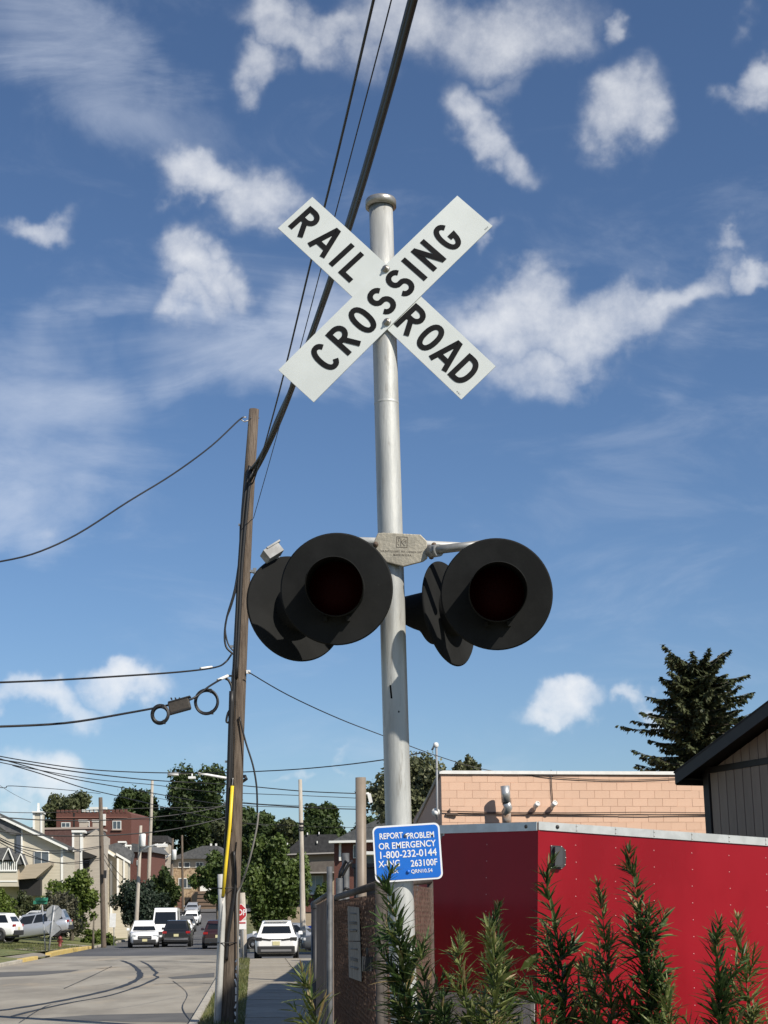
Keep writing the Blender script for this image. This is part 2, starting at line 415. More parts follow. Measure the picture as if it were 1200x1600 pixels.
bo2, T2 = board((443, 572), (493, 621), (712, 309), (762, 357), YB - .017, [('C', 508, 557), ('R', 536, 529), ('O', 566, 499.5), ('S', 597, 471), ('S', 626, 443), ('I', 648, 421), ('N', 670, 399), ('G', 699, 370)], 'board reading CROSSING, on top of the other board')
for (x, y) in ((603, 420), (605, 503)):
    q = P(x, y, YB - .019); m = MB(); T = Matrix.Translation(q) @ Matrix.Rotation(R(90), 4, 'X')
    m.lathe([(0, .004), (.018, .004), (.018, 0)], 20, T); m.lathe([(0, .013), (.010, .013), (.011, .003)], 6, T)
    m.lathe([(0, .022), (.005, .022), (.005, .01)], 10, T)
    m.build('bolt', M_BOLT, sig, world=True)
for y in (420, 503):                                 # U-bolt saddles behind the boards
    m = MB(); q = P(604, y, MY); m.tube([q + Vector((.062 * math.cos(R(a)), .062 * math.sin(R(a)), 0)) for a in range(0, 181, 15)], .006, 8); m.build('u_bolt', M_BOLT, sig, world=True)

# junction plate and cross arm
pc = P(627, 857, MY - .085)
LPX = PXM((pc - CAMP).length)
def pl(x, y): q = P(x, y, pc.y); return (q.x, q.z)
poly = [pl(*c) for c in ((583, 849), (590, 833), (598, 832), (657, 835), (667, 845), (668, 872), (661, 877), (630, 885), (604, 878), (588, 862))]
poly.reverse()
m = MB(); m.prism(poly, pc.y, pc.y + .018)
jp = m.build('junction_plate', M_CAST, sig, world=True, bevel=.004)
m = MB(); m.tube([P(627, 858, MY - .068), P(627, 858, MY + .075)], .068, 24)
m.build('junction_box', M_CAST, sig, world=True)
M_CASTDK = mat('cast lettering shade', (.13, .11, .085), rough=.7)
m = MB(); T = Matrix.Translation(P(628, 847, pc.y - .0005)) @ Matrix.Rotation(R(3), 4, 'Y')
s9 = .024
ribbon(m, [(-s9, -s9), (s9, -s9), (s9, s9), (-s9, s9)], .003, T, .0004, True)
for pts in ([(-.004, -.018), (-.004, .018)], [(-.004, 0), (.012, .016)], [(-.004, .002), (.013, -.017)], [(-.018, .013), (-.012, .005), (-.018, -.002)], [(-.018, -.008), (-.012, -.016)], [(.008, .001), (.017, .008), (.016, -.006)], [(-.019, .018), (-.009, .018)]):
    ribbon(m, pts, .0026, T, .0008)
text_mb(m, 'U.S. PAT. 2,218,877, PAT. CANADA 1947', .0115, Matrix.Translation(P(627, 862, pc.y)) @ Matrix.Rotation(R(2.5), 4, 'Y'), xs=.93, bold=.0003)
text_mb(m, 'MADE IN U.S.A.', .0125, Matrix.Translation(P(629, 867.5, pc.y)) @ Matrix.Rotation(R(2.5), 4, 'Y'), bold=.0003)
m.build('cast_lettering', M_CASTDK, jp, world=True)
for (x, y) in ((587, 851), (671, 856), (678, 852), (674, 870)):
    m = MB(); q = P(x, y, pc.y - .004 if x < 669 else pc.y + .03); m.lathe([(0, .016), (.011, .014), (.013, 0)], 8, Matrix.Translation(q) @ Matrix.Rotation(R(90), 4, 'X'))
    m.build('bolt', M_RUST, sig, world=True)
M_ARM = mat('cross arm paint', (.55, .55, .52), (.46, .45, .42), scale=12, rough=.45, metal=.2)
yA = MY - .02
m = MB(); m.tube([P(506, 845, yA + .02), P(585, 847, yA), P(668, 852, yA), P(768, 857, yA - .02)], .021, 16)
m.build('cross_arm', M_ARM, sig, world=True)
M_PIPE = mat('grey conduit', (.30, .30, .29), (.22, .22, .21), scale=15, rough=.4, metal=.4)
m = MB(); m.tube([P(676, 860, yA - .10), P(700, 857, yA - .12), P(760, 850, yA - .17)], .020, 16); m.tube([P(672, 862, yA - .06), P(686, 860, yA - .11)], .028, 14)
m.build('wire_conduit', M_PIPE, sig, world=True)

# the four lights: housing > background disc, hood, lens
def flasher(c, n, tilt, dr=.252, label=None, hood_rot=0.0, disc_y=0.0):
    """c: centre of the disc front, n: direction it shines"""
    n = Vector(n).normalized()
    Bm = basis(-n); T = Matrix.Translation(c) @ Bm @ Matrix.Rotation(R(hood_rot), 4, 'Y')   # local -Y is where it shines
    Z = T @ Matrix.Rotation(R(90), 4, 'X')                                                  # local Z of a lathe -> local -Y
    m = MB(); m.lathe([(.105, .0), (.108, -.03), (.10, -.085), (.07, -.13), (.03, -.14), (0, -.14)], 28, Z)
    m.tube([T @ Vector((0, .11, .0)), T @ Vector((0, .12, .13)), T @ Vector((0, .12, .20))], .020, 12)
    h = m.build('light_housing', M_BLACK, sig, world=True)
    if label: h['label'] = label
    m = MB()
    for prof in ([(.118, .002), (dr - .006, .002)], [(dr - .006, .002), (dr, -.004), (dr - .006, -.010)], [(dr - .006, -.010), (.10, -.010)]): m.lathe(prof, 72, Z)
    m.build('background_disc', M_BLACK, h, world=True)
    # hood: tube open at the front, cut back underneath
    m = MB(); nn = 48; Lt, Lb = .26, .10; ro, ri = .1235, .1205; vs = []
    for j in range(nn):
        a = 2 * math.pi * j / nn; zz = math.sin(a); L = Lb + (Lt - Lb) * min(1, max(0, (zz + .62) / 1.0)) ** .8
        for (r, l) in ((ro, -.004), (ro, L), (ri, L), (ri, -.004)): vs.append(T @ Vector((r * math.cos(a), -l, r * zz)))
    fo = []; fi = []
    for j in range(nn):
        a = j * 4; b = (j + 1) % nn * 4
        fo += [(a, a + 1, b + 1, b), (a + 1, a + 2, b + 2, b + 1)]; fi.append((a + 2, a + 3, b + 3, b + 2))
    m.smooth = True; m.add(vs, fo); m.cur = 1; m.add(vs, fi)
    m.build('hood', [M_BLACK, M_HOODIN], h, world=True)
    m = MB(); m.lathe([(.1195, .004), (.09, .018), (.05, .026), (0, .029)], 28, Z)
    m.build('lens', M_LENS, h, world=True)
    m = MB()
    for q in ((-.05, -.03, -.15), (.05, -.03, -.15)):
        m = MB(); m.box((0, 0, 0), (.018, .03, .022), T @ Matrix.Translation((q[0], -.012, q[2] + .02))); m.build('clip', M_BLACK, h, world=True)
    return h
YL = MY - .24
c1 = P(526, 920, YL); c2 = P(776, 928, YL - .02)
toc = (CAMP - c1).normalized()
flasher(c1, (-.02, -1, -.15), 0, .246, 'front light with hood and black disc')
flasher(c2, (-.04, -1, -.15), 0, .244, 'front light with hood and black disc')
c3 = P(461, 951, MY + .12); c4 = P(700, 959, MY + .14)
flasher(c3, (-.52, .85, -.10), 0, .250, 'rear light turned away, back of its disc showing')
flasher(c4, (-.86, .50, -.10), 0, .246, 'rear light turned away, back of its disc showing')
# silver end bracket of the cross arm
M_SILV = mat('bright galvanised steel', (.30, .305, .30), (.20, .20, .195), scale=20, rough=.6, metal=0.0)
m = MB(); q = P(425, 864, MY + .05); T = Matrix.Translation(q) @ Matrix.Rotation(R(-38), 4, 'Y') @ Matrix.Rotation(R(25), 4, 'Z')
m.box((0, 0, 0), (.085, .06, .050), T); m.build('end_bracket', M_SILV, sig, world=True)
m = MB(); m.box((0, 0, .030), (.078, .054, .008), T); m.build('bracket_lid', M_SILV, sig, world=True)
m = MB(); m.tube([P(428, 870, MY + .09), P(446, 886, MY + .22), P(464, 930, MY + .24)], .018, 12)
m.build('bracket_arm', M_ARM, sig, world=True)

# blue emergency sign strapped to the mast
YS = MY - .075
q4 = [P(*c, YS) for c in ((584, 1292.5), (685, 1288), (689.5, 1370), (588.5, 1378.5))]
ctr = sum(q4, Vector()) / 4
ang = math.atan2((q4[1] - q4[0]).z + (q4[2] - q4[3]).z, (q4[1] - q4[0]).x + (q4[2] - q4[3]).x)
T = Matrix.Translation(ctr) @ Matrix.Rotation(-ang, 4, 'Y')
bs = thing('emergency_sign', 'small blue sign with white phone number strapped to the signal mast', 'sign', ctr)
hw, hh = .1445, .118
def rrect(w, h, r, n=6):
    o = []
    for (x, z, a0) in ((w - r, h - r, 0), (-w + r, h - r, 90), (-w + r, -h + r, 180), (w - r, -h + r, 270)):
        o += [(x + r * math.cos(R(a0 + 90 * i / n)), z + r * math.sin(R(a0 + 90 * i / n))) for i in range(n + 1)]
    return o
m = MB(); m.prism(rrect(hw, hh, .024), 0, .003, T); m.build('panel', M_WHITE, bs, world=True)
m = MB(); m.prism(rrect(hw - .0075, hh - .0075, .018), -.0012, -.0002, T); m.build('blue_field', M_BLUE, bs, world=True)
m = MB()
def line(txt, x, y, size, xs=1.0, b=.0006):
    lp = T.inverted() @ P(x, y, YS)
    text_mb(m, txt, size, T @ Matrix.Translation((lp.x, -.002, lp.z)), xs=xs, bold=b)
line('REPORT', 611, 1306.5, .035, .80); line('PROBLEM', 657, 1305.5, .035, .80)
line('OR EMERGENCY', 636, 1320.5, .0375, .88)
line('1-800-232-0144', 637, 1334.5, .042, .92); line('X-ING', 608.5, 1350, .0375, .88); line('263100F', 662.5, 1348.5, .0385, .86)
line('CSX', 615, 1362, .022, 1.0, .0002); line('QRN10.54', 659, 1361, .022, .95, .0002)
m.build('lettering', M_WHITE, bs, world=True)
for (x, y) in ((634, 1305), (638, 1362)):
    m = MB(); m.lathe([(0, .006), (.007, .005), (.008, 0)], 10, Matrix.Translation(P(x, y, YS - .0015)) @ Matrix.Rotation(R(90), 4, 'X')); m.build('bolt', M_BOLT if y < 1330 else M_BLUE, bs, world=True)
for y in (1305, 1362):
    m = MB(); q = P(623, y, MY); m.tube([q + Vector((.06 * math.cos(R(a)), .06 * math.sin(R(a)), 0)) for a in range(-20, 201, 20)], .004, 6)
    m.tube([P(634, y, YS + .004), P(630, y, MY - .056)], .006, 8); m.build('strap', M_BOLT, bs, world=True)
# wire slot and a small hole in the face of the mast
M_HOLE = mat('dark opening', (.006, .006, .006), rough=.9, spec=.05)
def on_mast(x, y, o=.0004):
    d = ray(x, y); a = mast_at(1.0); n_ = d.cross(ax).normalized(); w = CAMP - a
    # nearest point of the ray to the axis, then back out to the surface
    e = d.normalized(); b_ = e.dot(ax); t = (b_ * w.dot(ax) - w.dot(e)) / (1 - b_ * b_); p = CAMP + e * t
    q = mast_at(p.z); r_ = p - q; s_ = r_.length; s_ = min(s_, .0565)
    side = r_.normalized() if s_ > 1e-6 else Vector((1, 0, 0)); out = -(e - ax * b_).normalized()
    return q + side * s_ + out * (math.sqrt(max(0, .0571 ** 2 - s_ * s_)) + o), out
m = MB(); p0, o0 = on_mast(610.5, 1073); p1, o1 = on_mast(612.5, 1094)
sdx = Vector((.0055, 0, 0)); m.add([p0 - sdx, p0 + sdx, p1 + sdx, p1 - sdx], [(0, 3, 2, 1)]); m.build('wire_slot', M_HOLE, sig, world=True)
p0, o0 = on_mast(623, 1114.5); m = MB(); m.lathe([(.0045, 0), (0, 0)], 10, Matrix.Translation(p0) @ o0.to_track_quat('Z', 'Y').to_matrix().to_4x4()); m.build('bolt_hole', M_HOLE, sig, world=True)
m = MB(); q = mast_at(P(603, 631, MY).z); m.lathe([(.0572, -.006), (.0582, -.003), (.0582, .003), (.0572, .006)], 40, Matrix.Translation(q) @ ax.to_track_quat('Z', 'Y').to_matrix().to_4x4()); m.build('weld_band', M_GALV, sig, world=True)

# ------------------------------------------------------------------ ground, road, pavement
HP = [(-400, 0), (108, 0), (150, .15), (172, .5), (190, 1.2), (212, 2.55), (230, 3.6), (300, 8), (600, 11), (3000, 12)]
def hgt(y):
    for (a, b), (c, d) in zip(HP, HP[1:]):
        if y <= c:
            t = (y - a) / (c - a); return b + (d - b) * t
    return HP[-1][1]
def xr(y): return -3.53 - .085 * (y - 28.9)              # right kerb line of the street
def xl(y): return xr(y) - 9.0                            # left kerb line
def sheet(name, xa, xb, ys, dz, m, parent=None, nx=2):
    mb = MB(); vs = []; fs = []
    for y in ys:
        a, b = xa(y), xb(y)
        for i in range(nx): vs.append((a + (b - a) * i / (nx - 1), y, hgt(y) + dz))
    for j in range(len(ys) - 1):
        for i in range(nx - 1): fs.append((j * nx + i, j * nx + i + 1, (j + 1) * nx + i + 1, (j + 1) * nx + i))
    mb.add(vs, fs); return mb.build(name, m, parent)
M_DIRT = mat('dry grass and soil', (.075, .10, .028), (.15, .135, .06), scale=.35, detail=8, rough=.95, bump=.5, bscale=9, spots=((.20, .17, .11), 1.2, .58, .72))
M_ROAD = mat('sun-bleached asphalt', (.215, .195, .16), (.325, .297, .245), scale=.5, detail=9, rough=.9, bump=.4, bscale=60, stretch=(1, .35, 1), spots=((.37, .305, .22), .4, .52, .74))
M_ROADN = mat('newer dark asphalt', (.075, .075, .077), (.105, .104, .104), scale=.3, detail=8, rough=.85, bump=.2, bscale=90, stretch=(1, .3, 1))
M_PATCH = mat('asphalt patch', (.085, .084, .082), (.115, .112, .106), scale=1.2, rough=.9, bump=.2, bscale=80)
M_TAR = mat('tar crack seal', (.014, .014, .015), (.03, .03, .03), scale=5, rough=.55)
M_CONC = mat('weathered concrete', (.25, .222, .175), (.33, .295, .235), scale=1.1, detail=9, rough=.9, bump=.15, bscale=60, spots=((.20, .17, .13), 1.6, .52, .70), rnd=.12)
M_KERB = mat('kerb concrete', (.34, .31, .26), (.43, .40, .33), scale=2, rough=.9, bump=.2, bscale=40)
M_YEL = mat('worn yellow kerb paint', (.52, .37, .10), (.58, .43, .16), scale=2, rough=.75, spots=((.45, .38, .24), 3, .55, .66))

YS_ = [-400, -60, 108, 120, 135, 150, 161, 172, 181, 190, 201, 212, 221, 230, 265, 300, 600, 3000]
gr = sheet('ground', lambda y: -1800, lambda y: 1800, YS_, -.14, M_DIRT, nx=24); tag(gr, kind='structure')
rd = sheet('road', xl, xr, [-60, 0, 28, 50, 80], 0, M_ROAD, nx=4); tag(rd, kind='structure')
rd2 = sheet('road', xl, xr, [80, 95, 108, 120, 135, 150, 161, 172, 181, 190, 201, 212], .003, M_ROADN, nx=4); tag(rd2, kind='structure')
# side street that runs off to the right beyond the pavement
mb = MB(); mb.quad((xr(68.3), 68.3, .004), (40, 66.0, .004), (40, 83.0, .004), (xr(86), 86, .004))
cs = mb.build('side_street', M_ROADN); tag(cs, kind='structure')
# the top street that crosses at the brow of the hill
mb = MB(); mb.quad((-60, 212, hgt(212) + .006), (30, 205, hgt(205) + .30), (30, 216, hgt(216) + .1), (-60, 219, hgt(219)))
tag(mb.build('top_street', M_ROADN), kind='structure')
# patches and tar seals, parts of the road
def ground_poly(name, pts, m, dz, parent):
    mb = MB(); q = [G(x, y) for x, y in pts]; mb.add([(v.x, v.y, dz) for v in q], [tuple(range(len(q)))]); return mb.build(name, m, parent)
ground_poly('road_patch', [(-40, 1527), (-40, 1520), (60, 1518), (124, 1515.5), (110, 1519), (60, 1524), (0, 1527)], M_PATCH, .004, rd)
ground_poly('road_patch', [(60, 1592), (140, 1586), (345, 1582), (345, 1598), (200, 1597)], M_PATCH, .004, rd)
ground_poly('road_patch', [(262, 1527), (335, 1520), (335, 1527), (270, 1530)], M_PATCH, .004, rd)
def seal(pts, w, dz=.008):
    q = [G(x, y) for x, y in pts]; V = [Vector((v.x, v.y)) for v in q]
    W2 = []                                               # smooth the line
    for i in range(len(V) - 1):
        p0, p1, p2, p3 = V[max(i - 1, 0)], V[i], V[i + 1], V[min(i + 2, len(V) - 1)]
        for k in range(6):
            t = k / 6; W2.append(.5 * ((2 * p1) + (p2 - p0) * t + (2 * p0 - 5 * p1 + 4 * p2 - p3) * t * t + (3 * p1 - p0 - 3 * p2 + p3) * t ** 3))
    W2.append(V[-1]); mb = MB(); vs = []; fs = []
    for i, v in enumerate(W2):
        d = (W2[min(i + 1, len(W2) - 1)] - W2[max(i - 1, 0)]).normalized(); n = Vector((-d.y, d.x)); ww = w * random.uniform(.65, 1.25) / 2
        vs += [(v.x - n.x * ww, v.y - n.y * ww, dz), (v.x + n.x * ww, v.y + n.y * ww, dz)]
        if i: fs.append((2 * i - 2, 2 * i, 2 * i + 1, 2 * i - 1))
    mb.add(vs, fs); mb.build('tar_seal', M_TAR, rd)
seal([(190, 1501), (205, 1507), (215, 1515), (219, 1523), (215, 1530), (195, 1540), (160, 1550), (100, 1563), (30, 1575), (-30, 1583)], .20)
seal([(220, 1502), (232, 1508), (240, 1516), (245, 1520), (241, 1524), (247, 1527), (238, 1532), (215, 1542), (170, 1556), (110, 1567), (55, 1579), (20, 1588)], .11)
seal([(215, 1501), (260, 1502), (300, 1503), (335, 1504)], .12, .010)
seal([(150, 1514), (200, 1511), (262, 1513)], .10, .012)
seal([(100, 1545), (140, 1527), (175, 1510)], .035, .012)
seal([(300, 1599), (285, 1575), (292, 1552), (270, 1533)], .02, .014)
seal([(0, 1546), (60, 1541), (120, 1543), (180, 1536)], .025, .014)
seal([(30, 1599), (80, 1570), (140, 1565)], .02, .016)
seal([(240, 1538), (290, 1536), (330, 1537)], .10, .010)

def kerb(name, pts, w, h, m, dz=0.0):
    """a run of kerb: top, face and back as one bar"""
    mb = MB(); vs = []; fs = []; V = [Vector(p) for p in pts]
    for i, v in enumerate(V):
        d = (V[min(i + 1, len(V) - 1)] - V[max(i - 1, 0)]).normalized(); n = Vector((-d.y, d.x)); z = hgt(v.y) + dz
        for (o, zz) in ((0, -.2), (0, h - .02), (.02, h), (w, h), (w, -.2)): vs.append((v.x + n.x * o, v.y + n.y * o, z + zz))
    for i in range(len(V) - 1):
        for k in range(4): a = i * 5 + k; fs.append((a, a + 1, a + 6, a + 5))
    n = len(vs); fs += [tuple(range(5)), tuple(range(n - 1, n - 6, -1))]
    mb.add(vs, fs); o = mb.build(name, m); tag(o, kind='structure'); return o
yy_ = [10, 20, 28, 36, 44, 52, 60, 66]
kerb('kerb', [(xr(y), y) for y in reversed(yy_)], .16, .13, M_KERB)
yel = [(-17.2, 81.5), (-17.7, 85), (-18.2, 90), (-18.5, 95), (-18.55, 100)]
kerb('kerb', yel, .30, .16, M_YEL)
kerb('kerb', [(-18.55, 100.2)] + [(xl(y), y) for y in (106, 112, 120, 135, 150, 165, 180, 195, 210)], .18, .13, M_KERB)
kerb('kerb', [(xl(y), y) for y in (30, 50, 65, 70)], .18, .13, M_KERB)
kerb('kerb', [(xl(y), y) for y in (70.2, 75)], .28, .15, M_YEL)
kerb('kerb', [(6, 83.6), (0, 84.2), (-3, 84.6), (-5.2, 85.4)], .30, .15, M_YEL)
kerb('kerb', [(-5.2, 85.6), (-7.4, 87), (-8.3, 90)] + [(xr(y), y) for y in (95, 110, 120, 135, 150, 165, 180, 195, 205)][::1], .18, .13, M_KERB)
kerb('kerb', [(40, 82.0), (20, 82.8), (6.2, 83.6)], .18, .13, M_KERB)

# pavement on the right: single slabs
pv = sheet('pavement', lambda y: xr(y) + .18, lambda y: xr(y) + 4.2, [4, 28, 50, 68], -.02, M_CONC); tag(pv, kind='structure')
rng = random.Random(3)
y = 24.0
while y < 68:
    ln = 1.52
    for k, (a, b) in enumerate(((.95, 2.45), (2.46, 3.9))):
        mb = MB(); j = .008; z = .12 + rng.uniform(-.006, .006); tl = rng.uniform(-.004, .004)
        q = [(xr(y + j) + a + j, y + j), (xr(y + j) + b - j, y + j), (xr(y + ln - j) + b - j, y + ln - j), (xr(y + ln - j) + a + j, y + ln - j)]
        c = (sum(v[0] for v in q) / 4, sum(v[1] for v in q) / 4)
        mb.add([(v[0] - c[0], v[1] - c[1], -.1) for v in q] + [(v[0] - c[0], v[1] - c[1], s * tl) for v, s in zip(q, (1, -1, -1, 1))], [(0, 3, 2, 1), (4, 5, 6, 7), (0, 1, 5, 4), (1, 2, 6, 5), (2, 3, 7, 6), (3, 0, 4, 7)])
        mb.build('slab', M_CONC, pv, loc=(c[0], c[1], z))
    y += ln
ground_poly('pavement_patch', [(360, 1511), (375, 1510), (388, 1514), (386, 1520), (360, 1523)], M_PATCH, .136, pv)
vg = sheet('verge', lambda y: xr(y) + .17, lambda y: xr(y) + .97, [4, 28, 50, 67.8], .105, M_DIRT); tag(vg, kind='structure')
# concrete crossing ramp and lawn on the left corner
mb = MB(); mb.add([(-18.3, 74.6, .05), (-17.15, 78, .03), (-17.2, 81.4, .03), (-18.3, 84, .10), (-24, 86, .22), (-24, 76, .16)], [(0, 1, 2, 3, 4, 5)])
tag(mb.build('corner_ramp', M_CONC), kind='structure')
M_LAWN = mat('mown lawn', (.10, .125, .035), (.17, .165, .06), scale=.6, detail=8, rough=.95, bump=.5, bscale=12)
mb = MB(); vs = []; fs = []
gx = [0, 1.5, 4, 8, 14, 24]; gy = [60, 66, 72, 75, 81, 83, 86, 89, 92, 95, 100, 106, 115, 125]
for yv in gy:
    for k, d in enumerate(gx):
        x0 = -18.7 if 74 < yv < 101 else xl(yv) - .18
        vs.append((x0 - d, yv, .12 + (0, .12, .35, .55, .8, 1.0)[k] * (0.35 if 74 < yv < 85 else 1.0)))
n = len(gx)
for j in range(len(gy) - 1):
    for i in range(n - 1): fs.append((j * n + i + 1, j * n + i, (j + 1) * n + i, (j + 1) * n + i + 1))
mb.smooth = True; mb.add(vs, fs); tag(mb.build('lawn', M_LAWN), kind='structure')
mb = MB(); mb.add([(-6, 86.2, .14), (14, 84.4, .14), (14, 100, .3), (-7.6, 100, .16)], [(0, 1, 2, 3)]); tag(mb.build('lawn', M_LAWN), kind='structure')
mb = MB(); mb.add([(-18.75, 101, .15), (-18.75, 86, .15), (-20.2, 86, .28), (-20.2, 101, .28)], [(3, 2, 1, 0)]); tag(mb.build('left_pavement', M_CONC), kind='structure')

# ------------------------------------------------------------------ tree and shrub builder
M_BARK = mat('bark', (.10, .085, .065), (.17, .145, .11), scale=6, stretch=(4, 4, 1), rough=.95, bump=.6, bscale=14)
L_DARK = leafmat('dark tree leaves', (.028, .048, .012), (.052, .080, .020), (.075, .105, .03), .25)
L_MID = leafmat('maple leaves', (.045, .075, .014), (.085, .125, .026), (.12, .155, .045), .45)
L_OLIVE = leafmat('olive leaves', (.055, .070, .026), (.095, .108, .045), (.14, .15, .075), .4)
L_BRIGHT = leafmat('bright shrub leaves', (.07, .11, .014), (.12, .165, .03), (.16, .20, .05), .6)
L_GREY = leafmat('grey-green shrub leaves', (.075, .078, .045), (.11, .105, .066), (.15, .14, .095), .7)
L_BLUE = leafmat('bluish evergreen leaves', (.018, .032, .020), (.034, .054, .032), (.055, .075, .048), .5)
def leafcloud(mb, lobes, n, size, rng, flat=0.0, shell=.45):
    wsum = [l[3] * l[4] * l[5] for l in lobes]; tot = sum(wsum)
    for l, w in zip(lobes, wsum):
        for _ in range(max(8, int(n * w / tot))):
            d = Vector((rng.gauss(0, 1), rng.gauss(0, 1), rng.gauss(0, 1))).normalized()
            r = (shell + (1 - shell) * rng.random()) * (1 + .10 * rng.gauss(0, 1))
            c = Vector((l[0] + d.x * l[3] * r, l[1] + d.y * l[4] * r, l[2] + d.z * l[5] * r))
            nn = (d * .7 + Vector((rng.gauss(0, .6), rng.gauss(0, .6), rng.gauss(0, .6) + flat))).normalized()
            u = nn.cross(Vector((rng.gauss(0, 1), rng.gauss(0, 1), rng.gauss(0, 1)))).normalized(); v = nn.cross(u)
            s = size * rng.uniform(.55, 1.4); k = rng.uniform(.45, .8)
            b = len(mb.v)
            mb.v += [tuple(c - u * s), tuple(c - v * s * k + nn * s * .15), tuple(c + u * s), tuple(c + v * s * k - nn * s * .1)]
            mb.f.append([b, b + 1, b + 2, b + 3]); mb.m.append(0); mb.sm.append(False)
def tree(name, label, cat, box, Y, lm, n=5000, size=.22, seed=1, base_z=None, lobes_n=16, group=None, trunk_r=None, depth=None, conical=0.0, shell=.45, trunk=True, spread=1.0):
    """box: crown extent in the photograph (x0, y0, x1, y1), standing at distance Y"""
    rng = random.Random(seed)
    x0, y0, x1, y1 = box; a = P((x0 + x1) / 2, y0, Y); b = P((x0 + x1) / 2, y1, Y)
    cx = (a.x + b.x) / 2; rx = (P(x1, y0, Y) - P(x0, y0, Y)).length / 2; rz = (a.z - b.z) / 2; cz = (a.z + b.z) / 2
    ry = depth or rx * .9; gz = hgt(Y) if base_z is None else base_z
    t = thing(name, label, cat, (cx, Y, gz), group=group)
    cz -= gz; lobes = []
    for i in range(int(lobes_n * 1.7)):
        d = Vector((rng.gauss(0, 1), rng.gauss(0, 1), rng.gauss(0, 1))).normalized(); r = rng.uniform(.30, .86) * spread
        k = rng.uniform(.15, .36); zz = d.z * r
        f = 1 - conical * (zz + .5)
        lobes.append((d.x * rx * r * f, d.y * ry * r * f, cz + zz * rz, rx * k, ry * k, rz * k))
    lobes.append((0, 0, cz, rx * .55, ry * .55, rz * .6))
    mb = MB(); leafcloud(mb, lobes, n, size, rng, shell=shell)
    o = mb.build('crown', lm, t); o['kind'] = 'stuff'
    if trunk:
        tr = trunk_r or max(.08, rx * .055); mb = MB()
        top = cz + rz * .35
        mb.tube([(0, 0, -.15), (tr * .3, 0, top * .3), (-tr * .4, tr * .3, top * .65), (0, 0, top)], [tr * 1.25, tr, tr * .8, tr * .25], 9)
        for l in lobes[:9]:
            z0 = max(.25 * top, min(.8 * top, l[2] - rz * .4)); mid = Vector((l[0] * .45, l[1] * .45, z0 + (l[2] - z0) * .45))
            mb.tube([(0, 0, z0), mid, (l[0], l[1], l[2])], [tr * .5, tr * .33, tr * .12], 6)
        mb.build('trunk', M_BARK, t)
    return t

# ------------------------------------------------------------------ trees and shrubs of the neighbourhood
GT = 'tall trees on the hill behind the houses'
tree('hill_tree', 'tallest dark green tree, rising behind the leaning utility pole', 'tree', (238, 1188, 372, 1345), 235, L_DARK, 17100, .29, 11, lobes_n=26, group=GT)
tree('hill_tree', 'dark green tree between the brick parapet house and the tallest tree', 'tree', (168, 1226, 262, 1330), 240, L_DARK, 11400, .29, 12, lobes_n=20, group=GT)
tree('hill_tree', 'olive green tree behind the house with tall cream chimney', 'tree', (56, 1228, 152, 1320), 250, L_OLIVE, 10450, .29, 13, lobes_n=20, group=GT)
tree('hill_tree', 'dark broad tree behind the grey roofed stone house', 'tree', (262, 1275, 400, 1370), 236, L_DARK, 11400, .29, 14, lobes_n=22, group=GT)
tree('hill_tree', 'dark tree between the street maple and bare pale pole', 'tree', (362, 1266, 462, 1345), 225, L_DARK, 9500, .29, 15, lobes_n=18, group=GT)
tree('hill_tree', 'round green tree above the black hipped roof', 'tree', (450, 1254, 562, 1345), 215, L_DARK, 11400, .29, 16, lobes_n=20, group=GT)
tree('hill_tree', 'distant tree at the gap left of the cream chimney', 'tree', (-40, 1262, 22, 1330), 255, L_OLIVE, 4750, .29, 17, lobes_n=12, group=GT)
for (bx, Yt, lm_, nn_, sd_, lb_) in (((200, 1246, 292, 1350), 238, L_DARK, 9000, 41, 'dark tree filling the gap left of the tallest tree'),
        ((338, 1238, 404, 1340), 231, L_DARK, 7000, 42, 'dark tree just right of the leaning pole under the tallest tree'),
        ((322, 1266, 430, 1352), 228, L_OLIVE, 9000, 43, 'olive tree above the smaller street tree'),
        ((424, 1274, 506, 1352), 222, L_OLIVE, 7000, 44, 'olive tree directly behind the pale bare pole'),
        ((536, 1262, 628, 1352), 208, L_DARK, 8000, 45, 'dark tree behind the taupe steel post'),
        ((140, 1252, 200, 1340), 252, L_OLIVE, 5000, 46, 'olive treetop behind the battlement parapet')):
    tree('hill_tree', lb_, 'tree', bx, Yt, lm_, nn_, .29, sd_, lobes_n=20, group=GT)
# wood that closes the skyline
rw = random.Random(9); mb = MB()
for i in range(60):
    x = -60 + i * 13; p_ = P(x, 1440, 300); zt = P(x, 1300 + rw.uniform(-14, 10), 300).z
    leafcloud(mb, [(p_.x, 300 + rw.uniform(-5, 5), zt * .62, 2.4, 2.5, zt * .40)], 420, .42, rw, shell=.5)
tag(mb.build('far_wood', L_DARK), 'dark wood closing the skyline behind all the houses', 'wood', kind='stuff')
tree('street_maple', 'full green maple standing beyond the stop sign by side street', 'tree', (372, 1302, 492, 1462), 108, L_MID, 24000, .135, 21, lobes_n=30, trunk_r=.2)
tree('street_maple', 'smaller green tree overhanging the hill street behind the yellow guard', 'tree', (296, 1326, 386, 1412), 128, L_MID, 13000, .14, 22, lobes_n=18, trunk_r=.16)
tree('corner_tree', 'bushy bright green tree behind the silver minivan', 'tree', (66, 1352, 162, 1462), 112, L_BRIGHT, 15000, .115, 23, lobes_n=24, trunk_r=.15)
tree('corner_tree', 'thin grey green shrub tree in front of the bushy bright one', 'tree', (52, 1376, 140, 1474), 105, L_GREY, 9000, .085, 24, lobes_n=18, trunk_r=.09, shell=.2)
tree('evergreen_tree', 'dense dark evergreen beside the white van', 'tree', (172, 1358, 268, 1470), 122, L_BLUE, 16000, .115, 25, lobes_n=28, trunk_r=.15)
